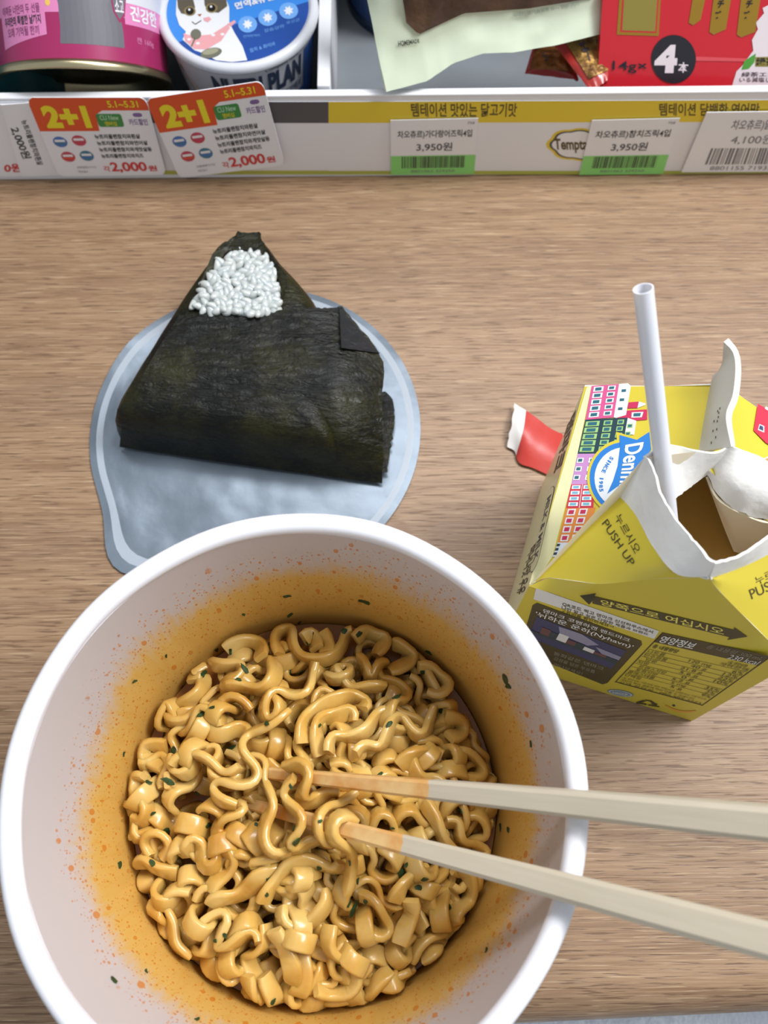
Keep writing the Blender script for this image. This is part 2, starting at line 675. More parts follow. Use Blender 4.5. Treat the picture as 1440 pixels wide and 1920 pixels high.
promo([(49, 183), (273, 183), (312, 328), (110, 331)], 'orange topped 2+1 promotion tag beside the sideways lettered white tag', 1.9, 3)
promo([(272, 186), (492, 152), (534, 310), (336, 334)], 'orange topped 2+1 promotion tag tilted upward under the blue tub', 2.7, 4)


def green_tag(pxs, name, price, label, lift, seed):
    bm = B()
    mp = rail_quad(pxs, lift)
    card(bm, mp)
    put_rect(bm, (0, 0.635, 1, 1), mp, 1, 0.05)
    put_text(bm, name, mp, (0.08, 0.18, 0.94, 0.33), 2, 0.015)
    put_text(bm, price, mp, (0.30, 0.40, 0.72, 0.56), 2, 0.01)
    barcode(bm, (0.13, 0.65, 0.88, 0.87), mp, 2, 44, 0.1, seed)
    put_text(bm, '8801062 329250', mp, (0.24, 0.905, 0.76, 0.955), 3, 0.0, 0.1)
    put_text(bm, '758', mp, (0.88, 0.05, 0.96, 0.09), 3, 0.0)
    return tag(mk('price_tag', bm, [paper, green_l, ink, ink2], smooth=False), label, 'price tag', 'green footed price tags on the rail')


green_tag([(732, 226), (897, 222), (889, 326), (733, 328)], '차오츄르)가다랑어즈릭4입', '3,950원', 'green footed 3,950 won price tag below the pale green pouch', 1.0, 5)
green_tag([(1110, 226), (1275, 222), (1243, 326), (1086, 328)], '차오츄르)참치즈릭4입', '3,950원', 'green footed 3,950 won price tag overlapping the cloud shaped logo', 1.0, 6)
b = B()
mp = rail_quad([(1325, 211), (1560, 208), (1530, 322), (1278, 323)], 1.4)
card(b, mp)
put_text(b, '차오츄르)닭가슴살4입', mp, (0.24, 0.12, 0.82, 0.30), 1, 0.01)
put_text(b, '4,100원', mp, (0.28, 0.36, 0.60, 0.52), 1, 0.0)
barcode(b, (0.15, 0.58, 0.75, 0.86), mp, 1, 40, 0.06, 9)
put_text(b, '8801155 719358', mp, (0.2, 0.89, 0.7, 0.96), 1, 0.0)
tag(mk('price_tag', b, [paper, ink2], smooth=False), 'plain white 4,100 won price tag with wide barcode below the red pack', 'price tag')

# --- pink can leaning back, its end towards the front
can = thing('pet_food_can', (-118, 288, 2), 'pink and magenta tin can leaning back with gold rim in front', 'can')
ax = V((0, 0.80, 0.60)).normalized()
ex = V((1, 0, 0))
ey = ax.cross(ex)                       # towards the top of the end circle is -ey or ey
if ey.z < 0:
    ey = -ey
C0 = at_plane((162, 158), V((0, 278, 0)), V((0, 1, 0)))
RC = 32.0


def on_can(ang, h, r=RC):               # ang 0 = up/front, positive to the right
    return C0 + ex * (r * math.sin(ang)) + ey * (r * math.cos(ang)) + ax * h


def can_ring(bm, prof, mi, seg=180):
    rings = [[bm.verts.new(on_can(2 * math.pi * k / seg, h, r)) for k in range(seg)] for r, h in prof]
    for a, c in zip(rings, rings[1:]):
        for k in range(seg):
            f = bm.faces.new([a[k], a[(k + 1) % seg], c[(k + 1) % seg], c[k]])
            f.material_index = mi
    return rings


gold = mat('gold_tin', '#C9BC97', 0.28, 1.0)
b = B()
r_ = can_ring(b, [(RC - 0.6, 2.0), (RC - 0.6, 3.0)], 0)
r_ = can_ring(b, [(RC - 0.6, 3.0), (RC - 0.6, 62)], 1)
b.faces.new(r_[-1]).material_index = 2


def cm(x, y, off=0):                    # label map: x degrees, y mm up from the lower end
    return on_can(math.radians(x + 24), y - 6.4, RC - 0.55 + off)


def can_patch(bm, x0, x1, y0, y1, mi, off, tilt=0.0):
    n = max(2, int(abs(x1 - x0) / 2))
    for k in range(n):
        a, c = x0 + (x1 - x0) * k / n, x0 + (x1 - x0) * (k + 1) / n
        ta, tc_ = tilt * (k / n), tilt * ((k + 1) / n)
        face(bm, [cm(a, y0 + ta, off), cm(c, y0 + tc_, off), cm(c, y1 + tc_, off), cm(a, y1 + ta, off)], mi)


can_patch(b, -124, 90, 9.6, 24.5, 0, 0.03)
can_patch(b, -124, -19, 24.5, 30.5, 3, 0.08)
can_patch(b, -66, -29, 14.0, 28.5, 3, 0.12, 3.5)
can_patch(b, 22, 90, 22.5, 29.5, 3, 0.08)
# grey dog on the label
dog = [(-21, 14.5), (20, 14.5), (20, 20), (18, 27), (22, 31), (20, 34), (25, 36), (22, 40), (26, 44), (20, 60), (-20, 60), (-28, 40), (-24, 37), (-27, 35), (-22, 33), (-20, 28)]
cols = 10
for i in range(len(dog) // 2 - 1):
    pass
dog_r = [(20, 14.5), (20, 20), (18, 27), (22, 31), (20, 34), (25, 36), (22, 40), (26, 44), (20, 60)]
dog_l = [(-21, 14.5), (-20, 20), (-20, 27), (-21, 31), (-24, 34), (-22, 36), (-28, 40), (-24, 44), (-20, 60)]
for i in range(len(dog_r) - 1):
    for k in range(cols):
        t0, t1 = k / cols, (k + 1) / cols
        q = []
        for t, r2 in ((t0, i), (t1, i), (t1, i + 1), (t0, i + 1)):
            q.append(cm(dog_l[r2][0] + (dog_r[r2][0] - dog_l[r2][0]) * t, dog_l[r2][1] + (dog_r[r2][1] - dog_l[r2][1]) * t, 0.10))
        face(b, q, 4)


def cmap(x0, x1, y0, y1):
    return lambda x, y, off=0.0: cm(x0 + (x1 - x0) * x, y1 + (y0 - y1) * y, 0.12 + off)


put_text(b, '뽀까둥', cmap(-46, -32, 30.0, 38.5), (0, 0, 1, 1), 5, 0.04)
put_text(b, '아껴둔 너만의 두 선물', cmap(-63, -32, 24.5, 27.5), (0, 0, 1, 1), 6, 0.01)
put_text(b, '우리만의 특별한 날까지', cmap(-62, -32, 21, 24), (0, 0, 1, 1), 5, 0.02)
put_text(b, '오래 기억될 한끼', cmap(-60, -34, 17.5, 20.5), (0, 0, 1, 1), 6, 0.01)
put_text(b, '160g', cmap(-68, -60, 38, 42), (0, 0, 1, 1), 5, 0.0)
put_text(b, '건강한', cmap(26, 52, 24, 29), (0, 0, 1, 1), 2, 0.03)
put_text(b, '캔 160g', cmap(30, 46, 16.5, 19), (0, 0, 1, 1), 3, 0.0)
put_text(b, '무첨가 자연식', cmap(26, 54, 34, 38), (0, 0, 1, 1), 7, 0.0)
put_poly(b, [(13, 31), (19, 33), (24, 31), (22, 25), (18, 22.5), (14, 26)], lambda x, y, o=0: cm(x, y, 0.16), 0)
put_poly(b, [(14, 30.3), (19, 32), (23, 30.3), (21, 25.5), (18, 23.6), (15, 26.3)], lambda x, y, o=0: cm(x, y, 0.19), 7)
put_text(b, '소고', cmap(15.5, 21.5, 26, 30), (0, 0, 1, 1), 2, 0.02)
for yy in (32.5, 27.5):
    put_disc(b, -26.5, yy, 1.6, 1.1, lambda x, y, o=0: cm(x, y, 0.16), 8)
ringp = [(-52 + 13 * math.cos(t), 41.5 + 7 * math.sin(t)) for t in (2 * math.pi * k / 30 for k in range(30))]
put_poly(b, ringp, lambda x, y, o=0: cm(x, y, 0.10), 0)
put_poly(b, [(-52 + 11.6 * math.cos(t), 41.5 + 6.2 * math.sin(t)) for t in (2 * math.pi * k / 30 for k in range(30))], lambda x, y, o=0: cm(x, y, 0.13), 2)
mk('can_body', b, [mat('can_magenta', '#A02A5E', 0.3), mat('can_white', '#D9DADF', 0.3), mat('white_print', '#E8E8EC', 0.35), mat('can_pink', '#DD86B8', 0.3),
                   mat('dog_grey', '#67666E', 0.45), mat('ink_dark', '#3A3037', 0.5), mat('ink_rose', '#8A4370', 0.5), mat('ink_grey', '#6A6670', 0.5), mat('star_yellow', '#E9C25A', 0.4)], can, angle=50, normals=False)
b = B()
can_ring(b, [(RC - 0.6, 3.6), (RC - 0.1, 3.2), (RC + 0.6, 2.4), (RC + 0.8, 1.4), (RC + 0.6, 0.4), (RC - 0.2, 0), (RC - 1.4, 0.4), (RC - 2.0, 2), (RC - 2.4, 5)], 0)
r_ = can_ring(b, [(RC - 2.4, 5), (RC - 6, 4.6), (RC - 8, 3.6), (RC - 10, 4.6), (6, 4.2), (0.5, 4.2)], 0)
b.faces.new(r_[-1])
mk('can_rim', b, gold, can, angle=50)

# --- blue and white tub with a cat on its lid
tub_c = at_z((445, 12), 46)
TR = 30.5
tub = thing('pet_food_tub', (tub_c.x, tub_c.y, 2), 'round white tub with blue lid picturing a cat holding a spoon', 'tub')
b = B()
rings = lathe(b, [(TR - 7.5, 0), (TR - 6.5, 1), (TR - 4.2, 18), (TR - 2.6, 31), (TR - 1.6, 38), (TR - 0.8, 41)], 72, (tub_c.x, tub_c.y, 2.2))
b.faces.new(rings[0][::-1])


def tubm(deg, z, off=0.0):
    r = TR - 6.35 + 3.95 * (z / 31.0) + off
    a = math.radians(deg - 90)
    return V((tub_c.x + r * math.cos(a), tub_c.y + r * math.sin(a), 2.2 + z))


def tmap(d0, d1, z0, z1, o=0.15):
    return lambda x, y, off=0.0: tubm(d0 + (d1 - d0) * x, z1 + (z0 - z1) * y, o)


for d0, d1, z0, z1, mi in ((36, 110, 2, 19, 1), (60, 110, 19, 37, 1)):
    n = 14
    for k in range(n):
        a, c = d0 + (d1 - d0) * k / n, d0 + (d1 - d0) * (k + 1) / n
        face(b, [tubm(a, z0, .1), tubm(c, z0, .1), tubm(c, z1, .1), tubm(a, z1, .1)], mi)
put_text(b, 'NUTRI PLAN', tmap(-20, 56, 26.5, 37), (0, 0, 1, 1), 2, 0.045)
put_text(b, 'Complete food', tmap(22, 52, 37.6, 39.6), (0, 0, 1, 1), 2, 0.0)
put_text(b, 'by 건강백서', tmap(30, 56, 20.5, 25), (0, 0, 1, 1), 3, 0.02)
put_poly(b, [(-56, 33), (-30, 26), (-31, 14), (-42, 19)], lambda x, y, o=0: tubm(x, y, .12), 4)
put_poly(b, [(-51, 31), (-33, 25), (-34, 17), (-42, 21)], lambda x, y, o=0: tubm(x, y, .16), 5)
tubw = mat('tub_white', '#D9DCE2', 0.3)
mk('tub_body', b, [tubw, mat('tub_blue', '#2F62AE', 0.3), mat('tub_ink', '#33415A', 0.4), mat('tub_ink_light', '#5E6E88', 0.4), mat('cat_brown', '#6A5A46', 0.5), mat('cat_cream', '#CFC5BC', 0.5)], tub, angle=50, normals=False)
b = B()
zt = 2.2
rings = lathe(b, [(TR - 0.8, 40), (TR - 0.1, 40.2), (TR + 0.3, 41), (TR + 0.2, 42.7), (TR - 0.6, 43.6), (TR - 2.0, 43.9), (TR - 2.9, 43.4), (TR - 3.3, 42.8), (1, 42.8)], 72, (tub_c.x, tub_c.y, zt))
b.faces.new(rings[-1])
LZ = zt + 42.8


def lidp(px, off=0.0):
    return at_z(px, LZ) + V((0, 0, 0.08 + off))


def lid_poly(pts, mi, off):             # picture points of the zoomed lid print laid flat on the lid
    face(b, [lidp((280 + x / 4, y / 4), off) for x, y in pts], mi)


n = 72
dr = TR - 3.4
face(b, [V((tub_c.x + dr * math.cos(2 * math.pi * k / n), tub_c.y + dr * math.sin(2 * math.pi * k / n), LZ + 0.08)) for k in range(n)], 1)
dark = [V((tub_c.x + dr * math.cos(t), tub_c.y + dr * math.sin(t), LZ + 0.12)) for t in (math.radians(-142 + 149 * k / 40) for k in range(41))]
face(b, dark, 2)
lid_poly([(205, 0), (200, 110), (225, 190), (275, 240), (250, 300), (340, 380), (400, 400), (500, 455), (620, 468), (735, 455), (700, 350), (640, 250), (600, 170), (600, 60), (578, 0)], 3, 0.12)
lid_poly([(210, 0), (330, 0), (345, 60), (300, 115), (240, 105), (215, 60)], 4, 0.16)
lid_poly([(412, 0), (578, 0), (585, 50), (520, 100), (440, 90), (415, 40)], 4, 0.16)
for ex_, ey_ in ((305, 88), (468, 65)):
    lid_poly([(ex_ + 44 * math.cos(t), ey_ + 36 * math.sin(t)) for t in (2 * math.pi * k / 24 for k in range(24))], 5, 0.2)
    lid_poly([(ex_ + 30 * math.cos(t), ey_ + 27 * math.sin(t)) for t in (2 * math.pi * k / 24 for k in range(24))], 6, 0.24)
    lid_poly([(ex_ - 4 + 9 * math.cos(t), ey_ - 10 + 9 * math.sin(t)) for t in (2 * math.pi * k / 12 for k in range(12))], 3, 0.28)
lid_poly([(362, 112), (395, 108), (380, 130)], 7, 0.2)
lid_poly([(405, 140), (450, 130), (466, 150), (440, 172), (412, 160)], 8, 0.2)
lid_poly([(322, 165), (345, 183), (390, 155), (392, 161), (346, 190), (318, 170)], 6, 0.2)
lid_poly([(255, 255), (330, 275), (470, 262), (590, 185), (605, 215), (540, 310), (430, 375), (340, 372), (270, 310)], 8, 0.2)
lid_poly([(585, 185), (640, 155), (650, 170), (612, 205)], 8, 0.2)
for x, y in ((365, 330), (480, 268), (550, 262), (300, 300)):
    lid_poly([(x + 15 * math.cos(t), y + 10 * math.sin(t)) for t in (2 * math.pi * k / 14 for k in range(14))], 3, 0.24)
lid_poly([(350 + 40 * math.cos(t), 262 + 40 * math.sin(t)) for t in (2 * math.pi * k / 20 for k in range(20))], 9, 0.26)
lid_poly([(338, 290), (312, 352), (322, 356), (350, 295)], 9, 0.26)
lid_poly([(465 + 80 * math.cos(t), 402 + 38 * math.sin(t) - 14 * math.cos(t)) for t in (2 * math.pi * k / 24 for k in range(24))], 9, 0.24)
lid_poly([(460 + 60 * math.cos(t), 392 + 22 * math.sin(t) - 12 * math.cos(t)) for t in (2 * math.pi * k / 24 for k in range(24))], 10, 0.28)
for x, y in ((738, 187), (888, 137), (1045, 85)):
    lid_poly([(x + 71 * math.cos(t), y + 62 * math.sin(t)) for t in (2 * math.pi * k / 28 for k in range(28))], 11, 0.2)
    star = []
    for k in range(14):
        t = 2 * math.pi * k / 14
        rr = 40 if k % 2 else 22
        star.append((x + rr * math.cos(t), y + rr * math.sin(t)))
    lid_poly(star, 3, 0.24)


def lid_text(s, pxs, mi, bold=0.01):
    q = quad_map(*[lidp((280 + x / 4, y / 4), 0.2) for x, y in pxs], V((0, 0, 1)))
    put_text(b, s, q, (0, 0, 1, 1), mi, bold, 0.0)


lid_text('면역&유산균', [(638, 25), (1000, -70), (1010, -15), (648, 78)], 3, 0.03)
lid_text('면역력케어', [(705, 268), (826, 258), (830, 278), (708, 290)], 11, 0.0)
lid_text('칼슘강화', [(860, 225), (1010, 185), (1014, 210), (866, 250)], 11, 0.0)
lid_text('유산균', [(1025, 165), (1125, 140), (1130, 160), (1030, 188)], 11, 0.0)
lid_text('참치 & 화이바', [(750, 370), (940, 315), (948, 345), (758, 400)], 11, 0.01)
mk('tub_lid', b, [tubw, mat('lid_blue', '#3E88DC', 0.3), mat('lid_deep_blue', '#2A4F9C', 0.3), mat('cat_white', '#E2E3E6', 0.4), mat('cat_patch', '#5A5244', 0.5),
                  mat('cat_eye', '#8A7A52', 0.4), mat('cat_pupil', '#23211E', 0.3), mat('cat_nose', '#A0573A', 0.5), mat('scarf_pink', '#DFA0A4', 0.45),
                  mat('spoon_grey', '#6E6E60', 0.4), mat('bowl_grey', '#9A9880', 0.4), mat('icon_blue', '#6FA6E6', 0.35)], tub, angle=50, normals=False)

# teal can at the very edge, dark blue can behind the divider
b = B()
c = at_z((-40, 60), 46)
rings = lathe(b, [(28, 0), (29, 1), (29, 44), (28, 46)], 48, (c.x - 9, c.y + 10, 2.2))
b.faces.new(rings[0][::-1])
b.faces.new(rings[-1])
tag(mk('pet_food_can', b, mat('can_teal', '#17505A', 0.35)), 'dark teal can just showing at the picture edge beside the pink can', 'can')
b = B()
rings = lathe(b, [(27, 0), (28.5, 0.6), (28.5, 4), (27.6, 5)], 60, (14, 356, 2.2), 1)
rings = lathe(b, [(27.6, 5), (27.6, 46), (28.5, 47), (28.5, 49), (26, 49.5), (25, 48)], 60, (14, 356, 2.2), 0)
b.faces.new(rings[-1])
tag(mk('pet_food_can', b, [mat('can_navy', '#1E3A66', 0.35), mat('can_navy_rim', '#24344C', 0.3, 0.6)]), 'dark navy can standing behind the pale green pouch', 'can')

# --- pale green pouch with dried meat
PO = V((0, 266, 42))
pdir = (at_z((1130, 60), 49) - at_z((728, 170), 46)).normalized()
PN = pdir.cross(V((0, 0.62, 0.785))).normalized()
if PN.z < 0:
    PN = -PN
PO = at_z((728, 170), 46)


def pouch_pt(px, off=0.0):
    return at_plane(px, PO, PN) + PN * off


left = [(724, 172), (712, 120), (700, 60), (688, 0), (670, -90), (655, -180)]
right = [(1131, 62), (1136, 40), (1130, 15), (1128, -20), (1120, -100), (1110, -190)]
bottom = [(724, 172), (800, 152), (850, 118), (905, 100), (960, 98), (1040, 85), (1131, 62)]
rows = []
nr, ncol = 24, 40
Lp, Rp, Bp = resample([V((*p, 0)) for p in left], nr), resample([V((*p, 0)) for p in right], nr), resample([V((*p, 0)) for p in bottom], ncol)
for i in range(nr):
    row = []
    for j in range(ncol):
        t = j / (ncol - 1)
        s = i / (nr - 1)
        base = Lp[i].lerp(Rp[i], t)
        cur = Bp[j] - Bp[0].lerp(Bp[-1], t)
        p = base + cur * (1 - s) ** 1.5
        puff = 9 * max(0, min(1, (s - 0.20) * 3)) * min(1, 6 * t, 6 * (1 - t)) ** 0.6
        wr = 0.9 * noise.noise(V((t * 9, s * 7, 1))) + 0.5 * noise.noise(V((t * 24, s * 5, 4)))
        row.append(pouch_pt((p.x, p.y), puff + wr + 0.6))
    rows.append(row)
pouch = thing('snack_pouch', PO, 'pale green pouch with dark brown dried meat showing through its window', 'pouch')
b = B()
sheet(b, rows, 1.6)
mk('pouch_film', b, mat('pouch_green', '#D3DEC6', 0.35, coat=0.2, bump=(60, 0.25)), pouch)
win = [(745, -60), (752, 5), (762, 40), (775, 58), (800, 58), (835, 40), (870, 22), (920, 22), (990, 15), (1060, 8), (1115, -8), (1118, -60)]
b = B()
bv = BVHTree.FromPolygons([p for r in rows for p in r], [(i * ncol + j, i * ncol + j + 1, (i + 1) * ncol + j + 1, (i + 1) * ncol + j) for i in range(nr - 1) for j in range(ncol - 1)])


def pouch_hit(px, off):
    d = px_ray(px).normalized()
    h = bv.ray_cast(CAM, d)
    return (h[0] if h[0] is not None else pouch_pt(px)) - d * off


gridw = []
topw = resample([V((745, -70, 0)), V((1118, -70, 0))], 44)
botw = resample([V((762, 42, 0)), V((785, 64, 0)), V((835, 40, 0)), V((870, 24, 0)), V((990, 15, 0)), V((1110, -4, 0))], 44)
for i in range(14):
    gridw.append([pouch_hit((lambda q: (q.x, q.y))(topw[j].lerp(botw[j], i / 13)), 0.5) for j in range(44)])
sheet(b, gridw, 0.3)
mk('meat_window', b, mat('dried_meat', '#3E2C25', 0.35, coat=0.3, bump=(140, 1.0), vary=('#5E4437', 90)), pouch)
for s, q in (('HOMEMADE', [(746, 77), (786, 73), (787, 80), (747, 88)]), ('국내산 닭가슴살과 오리 안심 져키', [(960, 26), (1085, 4), (1086, 10), (962, 33)])):
    b = B()
    qm = quad_map(*[pouch_hit(p, 0.6) for p in q], -px_ray(q[0]))
    put_text(b, s, qm, (0, 0, 1, 1), 0 if s[0] == 'H' else 1, 0.02, 0)
    mk('lettering', b, [mat('pouch_ink', '#3A4038', 0.5), mat('pouch_ink_soft', '#A7B3A6', 0.5)], pouch, smooth=False, normals=False)

# --- red pack of stick treats and the two sachets beside it
RP_O = V((130, 271, 40))
RP_N = V((-0.04, -0.86, 0.50)).normalized()
red_pack = mat('pack_red', '#C71F2D', 0.32, coat=0.3)
pack = thing('snack_pack', at_plane((1280, 172), RP_O, RP_N), 'glossy red pack of four stick treats marked 14g with black disc', 'snack pack')
b = B()
gr = []
for i in range(16):
    row = []
    for j in range(24):
        t, s = j / 23, i / 15
        pl = V((1116, 186, 0)).lerp(V((1138, -150, 0)), s)
        pr = V((1560, 194, 0)).lerp(V((1520, -150, 0)), s)
        q = pl.lerp(pr, t)
        row.append(at_plane((q.x, q.y), RP_O, RP_N) + RP_N * 2.2)
    gr.append(row)
sheet(b, gr, 5.0)
mk('pack_film', b, red_pack, pack)
pbv = BVHTree.FromPolygons([p for r in gr for p in r], [(i * 24 + j, i * 24 + j + 1, (i + 1) * 24 + j + 1, (i + 1) * 24 + j) for i in range(15) for j in range(23)])


def pack_hit(px, off=0.15):
    d = px_ray(px).normalized()
    h = pbv.ray_cast(CAM, d)
    return (h[0] if h[0] is not None else at_plane(px, RP_O + RP_N * 2.2, RP_N)) - d * off


def pk(x, y):
    return (720 + x / 2, y / 2)


goldf = mat('gold_foil', '#B99A46', 0.3, 0.7)
b = B()


def pack_poly(pts, mi, off):
    face(b, [pack_hit(pk(*p), off) for p in pts], mi)


pack_poly([(885, -40), (1040, -40), (1030, 135), (873, 130)], 1, 0.15)
pack_poly([(896, -40), (1032, -40), (1022, 124), (886, 120)], 0, 0.2)
pack_poly([(902, -40), (1027, -40), (1017, 118), (893, 114)], 2, 0.25)
for x0, x1, y1 in ((1145, 1195, 95), (1222, 1290, 130), (1325, 1400, 140)):
    pack_poly([(x0 + 18, -40), (x1 + 18, -40), (x1 - 8, y1 - 20), (x0 + 14, y1), (x0 - 2, y1 - 10)], 1, 0.2)
pack_poly([(1170, 212), (1440, 222), (1440, 232), (1170, 228)], 5, 0.16)
pack_poly([(1086 + 84 * math.cos(t), 222 + 91 * math.sin(t)) for t in (2 * math.pi * k / 40 for k in range(40))], 3, 0.25)
pack_poly([(1440, 20), (1420, 30), (1425, 50), (1395, 85), (1402, 110), (1380, 150), (1385, 190), (1340, 250), (1322, 268), (1305, 322), (1600, 330), (1600, 20)], 4, 0.2)
pack_poly([(1340, 262), (1352, 228), (1395, 200), (1388, 235), (1368, 258)], 6, 0.3)
pack_poly([(1392, 214), (1600, 210), (1600, 250), (1392, 250)], 2, 0.26)


def pack_text(s, q, mi, bold=0.01, off=0.35):
    put_text(b, s, quad_map(*[pack_hit(pk(*p), off) for p in q], RP_N), (0, 0, 1, 1), mi, bold, 0)


pack_text('14g×', [(858, 228), (985, 232), (985, 276), (856, 272)], 3, 0.01)
pack_text('4', [(1022, 168), (1104, 168), (1096, 274), (1010, 274)], 4, 0.06)
pack_text('本', [(1104, 232), (1143, 234), (1141, 274), (1102, 272)], 4, 0.02)
pack_text('緑茶', [(1395, 216), (1470, 216), (1470, 246), (1395, 246)], 3, 0.02)
pack_text('緑茶エキス', [(1342, 270), (1500, 270), (1500, 288), (1340, 288)], 7, 0.01)
pack_text('いる減塩し、無', [(1334, 290), (1500, 290), (1500, 308), (1332, 308)], 7, 0.01)
for i, x in enumerate((1238, 1345)):
    pack_text('ズ', [(x + 4, 40), (x + 28, 40), (x + 22, 72), (x - 2, 72)], 3, 0.03)
    pack_text('チ', [(x + 16, 0), (x + 40, 0), (x + 34, 30), (x + 10, 30)], 3, 0.03)
mk('printing', b, [red_pack, mat('foil_gold_print', '#A8842E', 0.3, 0.4), mat('foil_olive', '#9A8C44', 0.35, 0.3), mat('pack_black', '#23222A', 0.35), mat('pack_paper', '#E2D8DC', 0.4),
                   mat('pack_red_light', '#D8525A', 0.3), mat('leaf_green', '#4E9A3A', 0.4), mat('pack_ink', '#4A3A3E', 0.5)], pack, smooth=False, normals=False)


def sachet(pxs, z, label, seed, gold_from, gold_hex):
    P4 = [at_z(p, zz) for p, zz in zip(pxs, z)]
    rows = []
    for i in range(14):
        row = []
        for j in range(18):
            s_, t = i / 13, j / 17
            p = P4[0].lerp(P4[1], t).lerp(P4[3].lerp(P4[2], t), s_)
            pf = 2.5 * (math.sin(math.pi * s_) * math.sin(math.pi * t)) ** 0.6 + 0.6 * noise.noise(V((s_ * 7, t * 7, seed)))
            row.append(p + V((0, -0.4, 0.7)) * pf)
        rows.append(row)
    sb = thing('snack_sachet', P4[3], label, 'sachet', 'red and gold sachets')
    bm = B()
    sheet(bm, rows, -3.0)
    mk('sachet_film', bm, mat('sachet_red', '#A82A24', 0.3, coat=0.3, bump=(150, 0.3)), sb)
    bm = B()
    sheet(bm, [[rows[i][j] + V((0, -0.2, 0.45)) for j in range(gold_from, 18)] for i in range(0, 12)], -0.2)
    mk('gold_panel', bm, mat('sachet_gold_%d' % seed, gold_hex, 0.3, 0.6, bump=(260, 0.6), vary=('#5A3A16', 200)), sb)
    bm = B()
    q4 = [rows[i][j] + V((0, -0.5, 0.8)) for i, j in ((3, gold_from + 3), (3, 15), (8, 16), (8, gold_from + 4))]
    put_text(bm, 'チーズ', quad_map(*q4, V((0, -0.5, 0.8))), (0, 0, 1, 1), 0, 0.04, 0.1)
    mk('lettering', bm, MATS['pack_ink'], sb, smooth=False, normals=False)
    return sb


sachet([(1022, 62), (1140, 40), (1140, 150), (1108, 172)], (42, 44, 40, 38), 'gold sachet with red edge leaning against the red stick treat pack', 3, 3, '#B58E48')
sachet([(1000, 85), (1066, 80), (1085, 150), (984, 138)], (30, 32, 26, 24), 'dull orange red sachet lying flat beneath the pale green pouch', 5, 1, '#9A5A28')

# ------------------------------------------------------------------ lid of the noodle cup, lying on the counter
LC = V((-46.9, 143.3, 0))
LR = 60.6
b = B()
NA, NRR = 120, 26
rings = []
tabdir = math.atan2(at_z((245, 1040), 0).y - LC.y, at_z((245, 1040), 0).x - LC.x)


def lid_z(x, y):
    r = math.hypot(x - LC.x, y - LC.y)
    wv = 0.5 * noise.noise(V((x * .045, y * .045, 3))) + 0.22 * noise.noise(V((x * .16, y * .16, 7)))
    ridge = 0.55 * math.exp(-((r - (LR - 3.6)) / 0.9) ** 2)
    return 1.0 + wv + ridge


for i in range(NRR):
    ring = []
    for k in range(NA):
        a = 2 * math.pi * k / NA
        dd = (a - tabdir + math.pi) % (2 * math.pi) - math.pi
        bul = 10.0 * math.exp(-(dd / 0.22) ** 2)
        rr = (LR * (i + 0.0) / (NRR - 1)) + bul * max(0, (i / (NRR - 1) - 0.75) * 4)
        x, y = LC.x + rr * math.cos(a), LC.y + rr * math.sin(a)
        edge_fold = 2.2 * math.exp(-((a - 2.55) / 0.22) ** 2) * max(0, i / (NRR - 1) - 0.85) * 6
        ring.append(V((x, y, lid_z(x, y) + edge_fold)))
    rings.append(ring)
top = [[b.verts.new(p) for p in r] for r in rings[1:]]
bot = [[b.verts.new(p - V((0, 0, 0.35))) for p in r] for r in rings[1:]]
ctop, cbot = b.verts.new(rings[0][0]), b.verts.new(rings[0][0] - V((0, 0, 0.35)))
for k in range(NA):
    k2 = (k + 1) % NA
    b.faces.new([ctop, top[0][k], top[0][k2]])
    b.faces.new([cbot, bot[0][k2], bot[0][k]])
    for i in range(len(top) - 1):
        b.faces.new([top[i][k], top[i + 1][k], top[i + 1][k2], top[i][k2]]).material_index = 1 if 23 <= i + 1 <= 23 else 0
        b.faces.new([bot[i][k], bot[i][k2], bot[i + 1][k2], bot[i + 1][k]]).material_index = 1
    b.faces.new([top[-1][k], bot[-1][k], bot[-1][k2], top[-1][k2]]).material_index = 1
LIDM = mat('foil_inside', '#75818D', 0.34, 0.4, bump=(70, 0.25), vary=('#68747F', 45))
tag(mk('cup_lid', b, [LIDM, mat('lid_edge', '#A0AAB5', 0.4)], angle=60, normals=False), 'round silver grey foil cup lid lying under the rice triangle', 'lid')

# ------------------------------------------------------------------ rice triangle in seaweed
ONI_Z = 2.2
apex, bl, br = at_z((463, 446), 22), at_z((240, 800), 18), at_z((660, 862), 18)
oni = thing('rice_ball', ((apex.x + bl.x + br.x) / 3, (apex.y + bl.y + br.y) / 3, ONI_Z), 'triangular rice ball wrapped in dark seaweed with white rice showing at its tip', 'rice ball')


